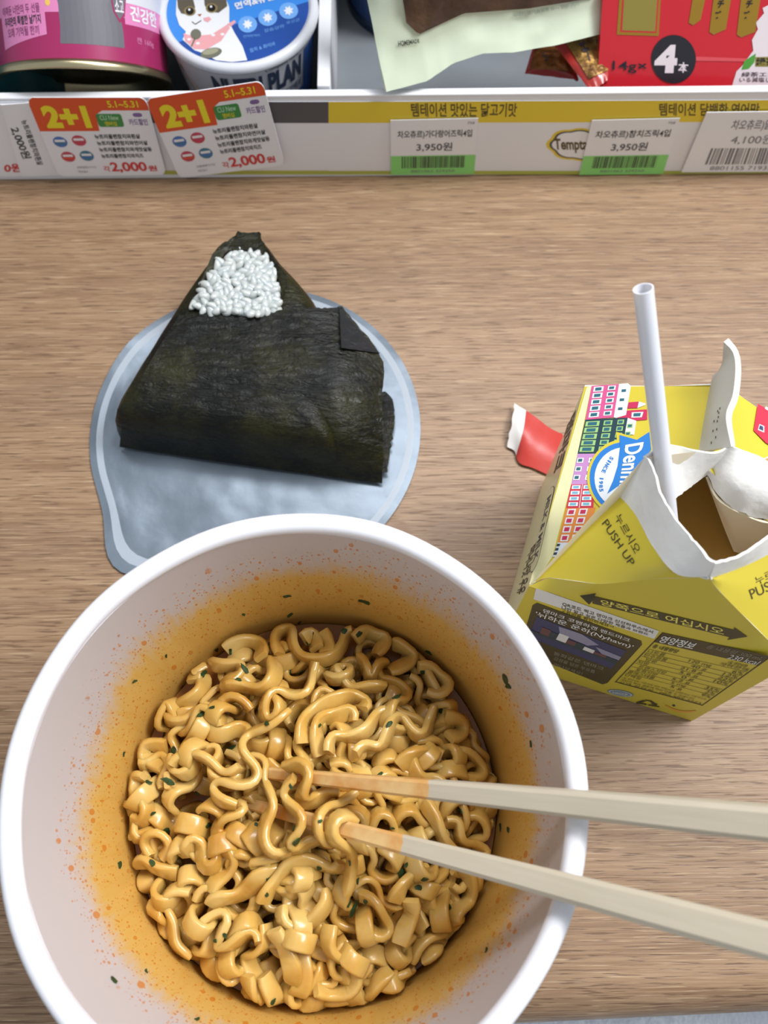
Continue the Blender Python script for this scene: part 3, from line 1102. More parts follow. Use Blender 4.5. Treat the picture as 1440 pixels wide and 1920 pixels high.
def nori_material():
    m = bpy.data.materials.new('seaweed')
    m.use_nodes = True
    nt = m.node_tree
    b_ = nt.nodes['Principled BSDF']
    tc = N(nt, 'ShaderNodeTexCoord')
    mp = N(nt, 'ShaderNodeMapping')
    mp.inputs['Rotation'].default_value = (0, 0, math.radians(28))
    mp.inputs['Scale'].default_value = (130, 420, 300)
    nt.links.new(tc.outputs['Object'], mp.inputs[0])
    n1 = N(nt, 'ShaderNodeTexNoise', i_Scale=1.0, i_Detail=5, i_Roughness=0.6, i_Distortion=0.6)
    nt.links.new(mp.outputs[0], n1.inputs['Vector'])
    n2 = N(nt, 'ShaderNodeTexNoise', i_Scale=46.0, i_Detail=6, i_Roughness=0.6)
    nt.links.new(tc.outputs['Object'], n2.inputs['Vector'])
    n3 = N(nt, 'ShaderNodeTexNoise', i_Scale=900.0, i_Detail=3)
    nt.links.new(tc.outputs['Object'], n3.inputs['Vector'])
    cr = N(nt, 'ShaderNodeValToRGB')
    cr.color_ramp.elements[0].color, cr.color_ramp.elements[0].position = lin('#090B08'), 0.44
    cr.color_ramp.elements[1].color, cr.color_ramp.elements[1].position = lin('#2C2B0F'), 0.66
    nt.links.new(math_n(nt, 'ADD', math_n(nt, 'MULTIPLY', n2.outputs['Fac'], 0.75), math_n(nt, 'MULTIPLY', n3.outputs['Fac'], 0.25)), cr.inputs[0])
    nt.links.new(cr.outputs[0], b_.inputs['Base Color'])
    b_.inputs['Roughness'].default_value = 0.36
    b_.inputs['Specular IOR Level'].default_value = 0.27
    bp = N(nt, 'ShaderNodeBump', i_Strength=0.8, i_Distance=0.0012)
    nt.links.new(n1.outputs['Fac'], bp.inputs['Height'])
    bp2 = N(nt, 'ShaderNodeBump', i_Strength=0.25, i_Distance=0.0005)
    nt.links.new(n3.outputs['Fac'], bp2.inputs['Height'])
    nt.links.new(bp.outputs[0], bp2.inputs['Normal'])
    nt.links.new(bp2.outputs[0], b_.inputs['Normal'])
    return m


NORI = nori_material()
b = B()
outp = [((445, 438), 20), ((490, 438), 20), ((530, 490), 18), ((572, 538), 17), ((600, 580), 16), ((618, 650), 12), ((640, 740), 9), ((618, 740), 9), ((634, 820), 6), ((642, 880), 2),
        ((600, 884), 2), ((440, 862), 2), ((300, 844), 2), ((236, 834), 2), ((226, 800), 8), ((240, 744), 14), ((280, 660), 18), ((332, 568), 20), ((392, 484), 20)]
ow = [at_z(p, z) for p, z in outp]
ow = smooth_path(ow + [ow[0]], 145)[:-1]
cen = sum((p for p in ow), V((0, 0, 0))) / len(ow)
lay = [(0.985, 0.0), (1.0, 2.5), (0.99, 8), (0.965, 15), (0.92, 20), (0.86, 23), (0.76, 24.3), (0.5, 24.8)]
rs = []
for k_, z_ in lay:
    rs.append([b.verts.new((cen.x + (p.x - cen.x) * k_, cen.y + (p.y - cen.y) * k_, ONI_Z + z_ + (0.3 * noise.noise(V((p.x * .12, p.y * .12, z_ * .2))) if z_ > 0 else 0))) for p in ow])
nmin = len(ow)
for a, c in zip(rs, rs[1:]):
    for k in range(nmin):
        b.faces.new([a[k], a[(k + 1) % nmin], c[(k + 1) % nmin], c[k]])
b.faces.new(rs[0][::-1])
b.faces.new(rs[-1])
mk('seaweed_wrap', b, NORI, oni, angle=70)

# front sheet of seaweed: lies over the face and sticks out past the slope
TOPZ = ONI_Z + 25.6
Lb = [((224, 838), ONI_Z + 0.5), ((229, 800), ONI_Z + 14), ((240, 758), ONI_Z + 22), ((266, 706), TOPZ), ((305, 640), TOPZ + 0.6), ((336, 592), TOPZ + 1.0)]
Rb = [((716, 906), ONI_Z + 0.6), ((718, 860), ONI_Z + 8), ((717, 810), ONI_Z + 14), ((716, 745), ONI_Z + 17), ((714, 668), ONI_Z + 19), ((642, 576), ONI_Z + 23.5)]
nR, nC = 40, 56
lp = smooth_path([V((p[0], p[1], z)) for p, z in Lb], nR)
rp = smooth_path([V((p[0], p[1], z)) for p, z in Rb], nR)
rows = []
for i in range(nR):
    row = []
    for j in range(nC):
        t = j / (nC - 1)
        s = i / (nR - 1)
        q = lp[i].lerp(rp[i], t)
        # height: stays on the flat face, then falls towards the free side
        flat = lp[i].z
        fall = max(0, (t - (0.84 - 0.10 * s)) / (0.16 + 0.10 * s))
        z = flat + (rp[i].z - flat) * fall ** 1.4 if i > 0 else q.z
        z += 0.35 * noise.noise(V((q.x * .02, q.y * .03, 5)))
        x, y = q.x, q.y
        if i == 0:
            y += 2.0 * math.sin(t * 3.0)
        if i == nR - 1:
            y += 5 * noise.noise(V((x * .09, 1, 1))) + 3 * noise.noise(V((x * .4, 1, 1))) - 1
        if j == nC - 1:
            x += 3.5 * noise.noise(V((y * .15, 9, 1)))
        row.append(at_z((x, y), z))
    rows.append(row)
b = B()
sheet(b, rows, 0.45)
sheet_rows = rows
mk('seaweed_sheet', b, NORI, oni, angle=80)
b = B()
tri = [at_z((636, 576), ONI_Z + 24.6), at_z((712, 662), ONI_Z + 20.0), at_z((640, 652), ONI_Z + 26.6)]
slab(b, tri, (0, 0, 1), 0.4)
tag(mk('folded_corner', b, mat('seaweed_shiny', '#14171A', 0.28, spec=0.8, bump=(300, 0.6, (0.4, 1, 1))), oni), 'glossy folded seaweed corner')
# ragged scrap of the rear sheet at the tip and beside the free side
b = B()
top_e = [(398, 478), (412, 462), (430, 450), (445, 440), (447, 435), (468, 438), (488, 436), (492, 452), (520, 494), (540, 520)]
bot_e = [(372, 540), (390, 515), (410, 490), (425, 474), (440, 470), (465, 470), (488, 474), (505, 490), (522, 520), (530, 560)]
rows2 = [[at_z((x, y), TOPZ + 1.4) for x, y in top_e], [at_z((x, y), TOPZ + 0.8) for x, y in bot_e]]
rg = ruled(rows2, 6, 40)
for j in range(40):
    rg[0][j] = rg[0][j] + V((0.5 * noise.noise(V((j * .9, 0, 0))), 0.9 * noise.noise(V((j * .8, 3, 0))), 0))
sheet(b, rg, 0.45)
mk('rear_seaweed', b, NORI, oni, angle=80)
b = B()
rows3 = [[at_z((x, y), ONI_Z + 1.2) for x, y in ((722, 735), (736, 750), (740, 790), (734, 830), (726, 885))], [at_z((x, y), ONI_Z + 1.2) for x, y in ((690, 740), (695, 770), (695, 800), (695, 840), (700, 890))]]
rg = ruled(rows3, 5, 24)
for j in range(24):
    rg[0][j] = rg[0][j] + V((0.8 * noise.noise(V((j * .9, 0, 8))), 0, 0))
sheet(b, rg, 0.45)
mk('seaweed_scrap', b, NORI, oni, angle=80)

# rice showing at the tip: grains nobody could count
b = B()
win = [V((x, y, 0)) for x, y in ((362, 572), (376, 548), (392, 520), (410, 494), (432, 478), (456, 472), (482, 474), (503, 484), (516, 510), (522, 545), (524, 584), (480, 588), (430, 584), (390, 584))]


def inside(x, y):
    c = False
    for a, d in zip(win, win[1:] + win[:1]):
        if (a.y > y) != (d.y > y) and x < (d.x - a.x) * (y - a.y) / (d.y - a.y) + a.x:
            c = not c
    return c


ico = bmesh.new()
bmesh.ops.create_icosphere(ico, subdivisions=2, radius=1.0)
ico_v = [v.co.copy() for v in ico.verts]
ico_f = [[v.index for v in f.verts] for f in ico.faces]
ico.free()
slab(b, [at_z((p.x, p.y), TOPZ + 0.9) for p in smooth_path([V(((p.x - 450) * .93 + 450, (p.y - 530) * .93 + 530, 0)) for p in win], 40)], (0, 0, 1), 2.0)
placed = []
tries = 0
while len(placed) < 330 and tries < 30000:
    tries += 1
    x, y = random.uniform(362, 526), random.uniform(470, 590)
    if not inside(x, y):
        continue
    d = min((x - 362) / 40, (526 - x) / 40, (y - 468) / 30, 1)
    lay = 1 if len(placed) > 170 else 0
    if any((x - p[0]) ** 2 + (y - p[1]) ** 2 < (9 if lay == p[2] else 3) ** 2 for p in placed):
        continue
    placed.append((x, y, lay))
    z = TOPZ - 0.6 + 1.1 * lay + 2.2 * max(0, d) + random.uniform(-.3, .4)
    c = at_z((x, y), z)
    a = random.uniform(0, math.pi)
    rot = Matrix.Rotation(a, 3, 'Z') @ Matrix.Rotation(random.uniform(-.6, .6), 3, 'Y')
    sx, sy, sz = random.uniform(2.4, 3.0), random.uniform(1.3, 1.55), random.uniform(1.2, 1.45)
    vs = []
    for v in ico_v:
        q = V((v.x * sx, v.y * sy * (1 - 0.15 * v.x), v.z * sz))
        q.y += 0.25 * q.x * q.x / sx
        vs.append(b.verts.new(c + rot @ q))
    for f in ico_f:
        b.faces.new([vs[i] for i in f])
o = mk('rice', b, mat('cooked_rice', '#BCC1BE', 0.25, sss=0.3, coat=0.2), oni, angle=180)
o['kind'] = 'stuff'

# ------------------------------------------------------------------ paper cup
CC = V((-19.3, 10.6, 0))
RIM_Z = 105.0


def r_in(z):
    return 43.2 + (56.6 - 43.2) * (z - 5) / 97.0


def cup_inside_material():
    m = bpy.data.materials.new('cup_inside_sauce')
    m.use_nodes = True
    nt = m.node_tree
    b_ = nt.nodes['Principled BSDF']
    tc = N(nt, 'ShaderNodeTexCoord')
    sep = N(nt, 'ShaderNodeSeparateXYZ')
    nt.links.new(tc.outputs['Object'], sep.inputs[0])
    x, y, z = sep.outputs
    ang = math_n(nt, 'ARCTAN2', y, x)
    zz = math_n(nt, 'MULTIPLY', z, 1000.0)
    arc = math_n(nt, 'MULTIPLY', ang, 52.0)
    # height reached by the sauce around the wall
    cosd = math_n(nt, 'COSINE', math_n(nt, 'SUBTRACT', ang, 0.75))
    nlow = N(nt, 'ShaderNodeTexNoise', i_Scale=38.0, i_Detail=3)
    nt.links.new(tc.outputs['Object'], nlow.inputs['Vector'])
    cmb = N(nt, 'ShaderNodeCombineXYZ')
    nt.links.new(math_n(nt, 'MULTIPLY', arc, 0.55), cmb.inputs[0])
    nt.links.new(math_n(nt, 'MULTIPLY', zz, 0.10), cmb.inputs[1])
    ns = N(nt, 'ShaderNodeTexNoise', i_Scale=1.0, i_Detail=5, i_Roughness=0.65)
    nt.links.new(cmb.outputs[0], ns.inputs['Vector'])
    edge = math_n(nt, 'ADD', 83.0, math_n(nt, 'MULTIPLY', cosd, 7.0))
    edge = math_n(nt, 'ADD', edge, math_n(nt, 'MULTIPLY', math_n(nt, 'SUBTRACT', nlow.outputs['Fac'], 0.5), 26.0))
    edge = math_n(nt, 'ADD', edge, math_n(nt, 'MULTIPLY', math_n(nt, 'SUBTRACT', ns.outputs['Fac'], 0.5), 16.0))
    dz = math_n(nt, 'SUBTRACT', edge, zz)          # mm below the stain's upper edge

    def step(a, lo, hi):
        n = N(nt, 'ShaderNodeMapRange', interpolation_type='SMOOTHSTEP')
        n.inputs[1].default_value, n.inputs[2].default_value = lo, hi
        nt.links.new(a, n.inputs[0])
        return n.outputs[0]
    pale = step(dz, -4.0, 13.0)
    deep = step(dz, 8.0, 36.0)
    c = mixc(nt, pale, lin('#C6BEBE'), lin('#D5AE5E'))
    c = mixc(nt, deep, c, lin('#D0A24E'))
    # brushed streaks in the film
    st = step(ns.outputs['Fac'], 0.52, 0.72)
    c = mixc(nt, math_n(nt, 'MULTIPLY', math_n(nt, 'MULTIPLY', st, pale), 0.45), c, lin('#D39C3C'))

    def drops(sa, sz_, thr, keep, lo, hi, seed):
        cb = N(nt, 'ShaderNodeCombineXYZ')
        nt.links.new(math_n(nt, 'MULTIPLY', arc, sa), cb.inputs[0])
        nt.links.new(math_n(nt, 'MULTIPLY', zz, sz_), cb.inputs[1])
        cb.inputs[2].default_value = seed
        vo = N(nt, 'ShaderNodeTexVoronoi', i_Scale=1.0, i_Randomness=1.0)
        nt.links.new(cb.outputs[0], vo.inputs['Vector'])
        sp = N(nt, 'ShaderNodeSeparateColor')
        nt.links.new(vo.outputs['Color'], sp.inputs[0])
        size = math_n(nt, 'MULTIPLY', sp.outputs[1], thr)
        inside_ = math_n(nt, 'LESS_THAN', vo.outputs['Distance'], size)
        pick = math_n(nt, 'LESS_THAN', sp.outputs[0], keep)
        band = math_n(nt, 'MULTIPLY', step(dz, lo, lo + 6), step(dz, hi, hi - 10))
        return math_n(nt, 'MULTIPLY', math_n(nt, 'MULTIPLY', inside_, pick), band)
    d1 = drops(0.34, 0.17, 0.30, 0.6, -12, 30, 1.3)
    d2 = drops(0.95, 0.55, 0.34, 0.7, -13, 34, 5.1)
    d3 = drops(1.7, 1.0, 0.36, 0.55, -10, 30, 9.7)
    dd = math_n(nt, 'MAXIMUM', math_n(nt, 'MAXIMUM', d1, d2), d3)
    c = mixc(nt, math_n(nt, 'MULTIPLY', dd, 0.8), c, lin('#CC7A1C'))
    nt.links.new(c, b_.inputs['Base Color'])
    b_.inputs['Roughness'].default_value = 0.38
    bp = N(nt, 'ShaderNodeBump', i_Strength=0.6, i_Distance=0.0006)
    nt.links.new(dd, bp.inputs['Height'])
    nt.links.new(bp.outputs[0], b_.inputs['Normal'])
    return m


cup = thing('paper_cup', CC, 'large white paper noodle cup with orange sauce stains inside its wall', 'paper cup')
PAPER = mat('cup_paper', '#E9E9EE', 0.4, spec=0.4)
b = B()
ri = lathe(b, [(r_in(102), 102), (r_in(90), 90), (r_in(75), 75), (r_in(60), 60), (r_in(45), 45), (r_in(30), 30), (r_in(15), 15), (r_in(6), 6), (41, 5), (20, 5), (0.5, 5)], 128, CC, 1)
b.faces.new(ri[-1]).material_index = 1
b.normal_update()
cup_in_bv = BVHTree.FromBMesh(b)
ro = lathe(b, [(r_in(102), 102), (57.6, 102), (57.6 - 0.14 * 50, 52), (44.2, 3), (44.0, 0.2), (42.5, 0.2), (42.3, 3.6), (1, 3.6)], 128, CC, 0)
b.faces.new(ro[-1])
mk('cup_wall', b, [PAPER, cup_inside_material()], cup, angle=50)
b = B()
NT = 128
for_r = []
for k in range(NT):
    a = 2 * math.pi * k / NT
    wob = 0.12 * math.sin(a * 5 + 1) + 0.08 * math.sin(a * 11)
    ring = []
    for j in range(18):
        t = 2 * math.pi * j / 18
        r = 58.8 + 2.35 * math.cos(t) + wob
        z = 102.8 + 2.3 * math.sin(t)
        ring.append(b.verts.new((CC.x + r * math.cos(a), CC.y + r * math.sin(a), z)))
    for_r.append(ring)
for k in range(NT):
    for j in range(18):
        b.faces.new([for_r[k][j], for_r[(k + 1) % NT][j], for_r[(k + 1) % NT][(j + 1) % 18], for_r[k][(j + 1) % 18]])
mk('rim', b, PAPER, cup, angle=90)

# ------------------------------------------------------------------ chopsticks
def stick_material():
    m = bpy.data.materials.new('bare_wood_chopstick')
    m.use_nodes = True
    nt = m.node_tree
    b_ = nt.nodes['Principled BSDF']
    tc = N(nt, 'ShaderNodeTexCoord')
    sep = N(nt, 'ShaderNodeSeparateXYZ')
    nt.links.new(tc.outputs['Object'], sep.inputs[0])
    mp = N(nt, 'ShaderNodeMapping')
    mp.inputs['Scale'].default_value = (60, 900, 900)
    nt.links.new(tc.outputs['Object'], mp.inputs[0])
    n1 = N(nt, 'ShaderNodeTexNoise', i_Scale=1.0, i_Detail=4)
    nt.links.new(mp.outputs[0], n1.inputs['Vector'])
    c = mixc(nt, n1.outputs['Fac'], lin('#B6AB95'), lin('#CABFAA'))
    # wet with sauce along the first 45 mm
    n2 = N(nt, 'ShaderNodeTexNoise', i_Scale=220.0, i_Detail=3)
    nt.links.new(tc.outputs['Object'], n2.inputs['Vector'])
    e = math_n(nt, 'ADD', math_n(nt, 'MULTIPLY', sep.outputs[0], 1000.0), math_n(nt, 'MULTIPLY', n2.outputs['Fac'], 5.0))
    wet = math_n(nt, 'LESS_THAN', e, 52.0)
    n3 = N(nt, 'ShaderNodeTexNoise', i_Scale=120.0, i_Detail=4)
    nt.links.new(tc.outputs['Object'], n3.inputs['Vector'])
    st = N(nt, 'ShaderNodeValToRGB')
    st.color_ramp.elements[0].color, st.color_ramp.elements[0].position = lin('#DDB87C'), 0.40
    st.color_ramp.elements[1].color, st.color_ramp.elements[1].position = lin('#C98434'), 0.66
    nt.links.new(n3.outputs['Fac'], st.inputs[0])
    c = mixc(nt, wet, c, st.outputs[0])
    nt.links.new(c, b_.inputs['Base Color'])
    nt.links.new(math_n(nt, 'SUBTRACT', 0.6, math_n(nt, 'MULTIPLY', wet, 0.3)), b_.inputs['Roughness'])
    return m


STICK = stick_material()


def chopstick(tip, rim, label, roll, length=205):
    x = (rim - tip).normalized()
    yv = V((0, 0, 1)).cross(x).normalized()
    zv = x.cross(yv)
    bm = B()
    rings = []
    prof = [(0, 2.0), (1.2, 2.8), (20, 3.3), (60, 4.5), (110, 5.9), (150, 6.3), (length, 6.5)]
    for s, wd in prof:
        h, c = wd / 2, wd * 0.16
        sec = [(h, h - c), (h - c, h), (-h + c, h), (-h, h - c), (-h, -h + c), (-h + c, -h), (h - c, -h), (h, -h + c)]
        rr = []
        for u, v in sec:
            cu, su = math.cos(roll), math.sin(roll)
            rr.append(bm.verts.new((s * MM, (u * cu - v * su * 0.85) * MM, (u * su + v * cu * 0.85) * MM)))
        rings.append(rr)
    for a, c in zip(rings, rings[1:]):
        for k in range(8):
            bm.faces.new([a[k], a[(k + 1) % 8], c[(k + 1) % 8], c[k]])
    bm.faces.new(rings[0][::-1])
    bm.faces.new(rings[-1])
    bmesh.ops.recalc_face_normals(bm, faces=bm.faces)
    me = bpy.data.meshes.new('chopstick')
    bm.to_mesh(me)
    bm.free()
    me.materials.append(STICK)
    o = bpy.data.objects.new('chopstick', me)
    COL.objects.link(o)
    R = Matrix((x, yv, zv)).transposed().to_4x4()
    o.matrix_world = Matrix.Translation(tip * MM) @ R
    tag(o, label, 'chopstick', 'pair of wooden chopsticks')
    return tip, x, length


ST = []
ST.append(chopstick(at_z((497, 1449), 62), at_z((1112, 1510), 110.4), 'pale wooden chopstick lying higher across the noodles, nearer the yellow carton', 0.25))
ST.append(chopstick(at_z((462, 1506), 59), at_z((1078, 1668), 109.7), 'pale wooden chopstick lying nearer the counter edge, slanting more steeply', 0.05))

# ------------------------------------------------------------------ noodles
NC = V((-20.0, 8.0, 0))


def heap(x, y):
    r = math.hypot(x - NC.x, y - NC.y) / 47.0
    return 50.0 + 13.5 * max(0.0, 1 - r * r) ** 0.8 + 2.0 * noise.noise(V((x * .06, y * .06, 2)))


strands = []        # each: dict(P = n x 3 array, W = n x 3 width dirs, hw, ht, fixed)


def frame_strand(base, amp, lam, phi0, rnd, z_off=0.0):
    """turn a smooth base path into a curled ribbon"""
    n = len(base)
    s = 0.0
    P, W = [], []
    ph0 = rnd.uniform(0, 6.28)
    dphi = rnd.uniform(-0.010, 0.010)
    for i in range(n):
        t = (base[min(i + 1, n - 1)] - base[max(i - 1, 0)]).normalized()
        side = V((0, 0, 1)).cross(t)
        if side.length < 1e-3:
            side = V((1, 0, 0))
        side.normalize()
        up = t.cross(side)
        phi = phi0 + dphi * i + 0.5 * math.sin(i * 0.045 + ph0)
        wv = side * math.cos(phi) + up * math.sin(phi)
        bd = -side * math.sin(phi) + up * math.cos(phi)
        k = 2 * math.pi * s / lam + ph0
        am = amp * (0.8 + 0.25 * math.sin(s * 0.11 + ph0 * 2))
        p = base[i] + wv * (am * math.sin(k)) - t * (am * 0.34 * math.sin(2 * k))
        P.append(p)
        W.append(bd)
        if i < n - 1:
            s += (base[i + 1] - base[i]).length
    return P, W


def even(P, W, step):
    d = [0]
    for a, c in zip(P, P[1:]):
        d.append(d[-1] + (c - a).length)
    n = max(6, int(d[-1] / step))
    oP, oW = [], []
    i = 0
    for k in range(n):
        s = d[-1] * k / (n - 1)
        while i < len(P) - 2 and d[i + 1] < s:
            i += 1
        f = (s - d[i]) / max(1e-6, d[i + 1] - d[i])
        oP.append(P[i].lerp(P[i + 1], f))
        oW.append(W[i].lerp(W[i + 1], f))
    return oP, oW


rnd = random.Random(21)
STEP = 1.35
for layer, (count, dz0, dz1) in enumerate(((28, -11, -8.5), (32, -7.5, -4), (38, -3.5, 0.8))):
    for q in range(count):
        for _ in range(20):
            rr = 46 * rnd.random() ** 0.38
            a = rnd.uniform(0, 2 * math.pi)
            x, y = NC.x + rr * math.cos(a), NC.y + rr * math.sin(a)
            if math.hypot(x - NC.x, y - NC.y) < 44:
                break
        hd = rnd.uniform(0, 2 * math.pi)
        ln = rnd.uniform(32, 70)
        turn = rnd.uniform(-0.03, 0.03)
        dzs = rnd.uniform(dz0, dz1)
        base = []
        for k in range(int(ln / 0.5)):
            base.append(V((x, y, heap(x, y) + dzs)))
            rad = math.hypot(x - NC.x, y - NC.y)
            lim = 44.0
            if rad > lim - 5:
                inward = math.atan2(NC.y - y, NC.x - x)
                dlt = (inward - hd + math.pi) % (2 * math.pi) - math.pi
                hd += 0.06 * (1 if dlt > 0 else -1) * min(1, (rad - lim + 5) / 5)
            hd += turn * 0.5
            x += 0.5 * math.cos(hd)
            y += 0.5 * math.sin(hd)
        phi0 = rnd.choice((0.25, 0.4, 0.6, 0.8, 1.0, 1.35)) * rnd.choice((-1, 1)) + rnd.uniform(-.2, .2)
        P, W = frame_strand(base, rnd.uniform(3.6, 4.8), rnd.uniform(11.5, 14.5), phi0, rnd)
        P, W = even(P, W, STEP)
        strands.append(dict(P=np.array([tuple(p) for p in P]), W=np.array([tuple(p) for p in W]), hw=rnd.uniform(2.2, 2.6), ht=rnd.uniform(0.84, 0.98), fix=0.0))

# strands one can follow in the photograph, laid on top of the heap
HERO = [
    ([(612, 205), (600, 150), (620, 108), (655, 118), (660, 168), (690, 208), (742, 222), (800, 206), (838, 170), (850, 128), (882, 122)], 2.0, 0.5),
    ([(742, 226), (728, 285), (712, 338), (660, 348), (605, 330), (572, 352), (555, 418), (590, 440), (628, 408), (612, 360), (592, 338)], 3.0, 0.45),
    ([(632, 398), (588, 455), (505, 480), (478, 530), (505, 575), (535, 610), (525, 655), (465, 668), (402, 648), (372, 682), (405, 722), (462, 740)], 4.0, 0.4),
    ([(462, 740), (492, 762), (425, 775), (388, 825), (410, 882), (455, 925), (432, 975), (382, 1012), (375, 1048)], 1.5, 0.8),
    ([(235, 600), (252, 572), (310, 560), (365, 578), (405, 622), (452, 625), (480, 600)], 2.5, 0.3),
    ([(640, 608), (690, 594), (718, 622), (702, 672), (690, 715), (730, 726), (790, 690), (830, 705)], [6, 9, 11.5, 11.5, 9, 7, 6, 5], 0.7),
    ([(668, 642), (622, 688), (648, 738), (690, 770), (680, 832), (645, 872), (668, 900), (720, 872), (762, 862)], [9, 9, 8.5, 10, 11, 8, 6, 6, 5], 0.4),
    ([(570, 672), (596, 735), (560, 800), (556, 862), (592, 912), (655, 905), (725, 890)], [4, 6, 8, 8, 6, 5, 4], 0.5),
    ([(890, 688), (800, 735), (752, 800), (765, 862), (800, 885), (835, 850)], [5, 8, 11, 12, 10, 8], 0.25),
    ([(868, 802), (832, 782), (800, 815), (812, 860), (868, 905), (868, 980), (850, 1045)], [11, 14, 15, 13, 10, 7, 4], 0.45),
    ([(885, 560), (912, 522), (975, 532), (1002, 470), (1030, 422), (1064, 442), (1092, 492), (1130, 488), (1152, 420), (1165, 390)], 2.5, 0.4),
    ([(790, 555), (800, 490), (850, 498), (920, 480), (962, 412), (995, 398)], 2.5, 0.45),
    ([(698, 520), (700, 440), (758, 388), (830, 362), (878, 345), (925, 378), (900, 398)], 2.2, 0.9),
    ([(760, 560), (745, 490), (760, 430), (830, 420), (880, 400), (878, 440)], 1.6, 0.8),
    ([(790, 275), (835, 292), (872, 262), (850, 240), (800, 258), (830, 290), (870, 330), (930, 320), (985, 318)], 1.8, 0.35),
    ([(895, 215), (930, 250), (925, 290), (950, 282), (962, 240), (985, 235)], 1.6, 0.4),
    ([(285, 205), (320, 250), (320, 300)], 2.4, 1.5),
    ([(375, 240), (420, 245), (470, 235), (480, 265), (410, 320), (470, 310), (560, 330), (600, 280), (590, 220)], 2.2, 0.7),
    ([(250, 395), (295, 370), (340, 330), (330, 270)], 1.8, 0.9),
    ([(185, 380), (225, 440), (290, 440), (330, 400)], 1.4, 0.6),
    ([(390, 400), (440, 350), (490, 370), (510, 400)], 1.2, 0.3),
    ([(205, 600), (120, 560), (125, 525), (210, 530)], 1.2, 0.9),
    ([(555, 1085), (590, 1010), (640, 955), (700, 930), (760, 950), (820, 970), (840, 940)], 2.4, 0.7),
    ([(370, 1090), (400, 1062), (460, 1065), (520, 1020), (545, 985), (620, 965)], 2.0, 1.0),
    ([(300, 1040), (245, 1030), (205, 1080), (235, 1170), (245, 1250), (285, 1290)], 1.6, 0.6),
    ([(330, 1200), (345, 1150), (400, 1120), (440, 1140), (400, 1200), (395, 1250), (450, 1235), (490, 1190), (535, 1190), (540, 1230)], 2.2, 0.4),
    ([(600, 1180), (640, 1260), (665, 1330), (660, 1370)], 3.0, 1.4),
    ([(620, 1100), (625, 1160), (690, 1180), (760, 1120), (790, 1070), (780, 1040)], 1.8, 0.6),
    ([(795, 1165), (785, 1240), (830, 1290), (880, 1320), (870, 1390), (800, 1410), (740, 1385)], 2.0, 0.9),
    ([(900, 1060), (950, 1075), (975, 1120), (1000, 1180), (960, 1205), (925, 1170)], 1.6, 0.5),
    ([(1080, 1075), (1085, 1130), (1050, 1190), (1040, 1230)], 2.6, 1.4),
    ([(1020, 1080), (1060, 1010), (1110, 985), (1120, 950)], 2.0, 0.9),
    ([(1130, 730), (1170, 790), (1190, 850), (1240, 920), (1290, 1000), (1300, 1070), (1240, 1110), (1230, 1160), (1290, 1180), (1260, 1210)], 1.8, 0.7),
    ([(1200, 800), (1255, 800), (1250, 860), (1300, 880), (1350, 910), (1310, 930)], 1.4, 0.4),
    ([(1010, 1330), (960, 1370), (930, 1440), (985, 1460), (1010, 1400), (1050, 1350), (1100, 1380)], 1.8, 0.7),
    ([(500, 1340), (520, 1420), (560, 1470), (600, 1440), (560, 1340)], 2.2, 0.9),
    ([(90, 970), (140, 930), (190, 965), (250, 985)], 1.2, 0.9),
    ([(165, 920), (140, 860), (185, 835), (225, 880), (195, 930)], 1.2, 0.5),
    ([(90, 790), (130, 800), (150, 740), (100, 690), (95, 640), (140, 640)], 1.2, 0.6),
    ([(1040, 600), (1090, 560), (1150, 550), (1190, 570)], 1.8, 1.0),
    ([(640, 900), (560, 930), (510, 930), (530, 970), (600, 965)], 1.4, 0.6),
    ([(880, 150), (930, 108), (985, 118), (990, 165), (955, 205)], 2.4, 0.8),
    ([(1015, 165), (1070, 158), (1092, 205), (1050, 245), (1005, 262)], 2.2, 0.9),
    ([(1105, 255), (1165, 250), (1218, 295), (1190, 345), (1140, 330)], 2.6, 0.6),
    ([(1060, 190), (1120, 235), (1150, 300), (1190, 395), (1180, 455)], 1.2, 0.7),
    ([(1195, 430), (1258, 440), (1265, 480), (1215, 500)], 2.2, 0.9),
    ([(1225, 560), (1270, 545), (1320, 585), (1335, 630), (1290, 640)], 1.8, 0.4),
    ([(700, 150), (735, 125), (745, 180)], 2.4, 1.2),
    ([(765, 125), (785, 160), (785, 205)], 2.6, 1.4),
    ([(1240, 960), (1310, 985), (1330, 1050)], 1.2, 0.9),
    ([(420, 180), (480, 150), (545, 165), (550, 215)], 2.2, 0.9),
    ([(250, 870), (285, 910), (300, 850), (340, 880), (345, 960), (400, 950), (395, 880)], 1.4, 0.8),
]
for path, up_, phi in HERO:
    pts = []
    ups = up_ if isinstance(up_, list) else [up_] * len(path)
    up_ = ups[0]
    for (cx, cy), up1 in zip(path, ups):
        px = (200 + cx * 0.5278, 1120 + cy * 0.5278)
        z = 60.0
        for _ in range(4):
            p = at_z(px, z)
            z = heap(p.x, p.y) + up1
        pts.append(at_z(px, z))
    base = smooth_path(pts, max(12, len(pts) * 9))
    P, W = [], []
    n = len(base)
    for i in range(n):
        t = (base[min(i + 1, n - 1)] - base[max(i - 1, 0)]).normalized()
        side = V((0, 0, 1)).cross(t).normalized()
        up = t.cross(side)
        ang = phi * (0.75 + 0.35 * math.sin(i * 0.17 + up_))
        P.append(base[i] + V((0, 0, 1.0 * math.sin(i * 0.21 + up_ * 3))))
        W.append(side * math.sin(ang) + up * math.cos(ang))
    P, W = even(P, W, STEP)
    strands.append(dict(P=np.array([tuple(p) for p in P]), W=np.array([tuple(p) for p in W]), hw=2.35, ht=0.98, fix=0.85))

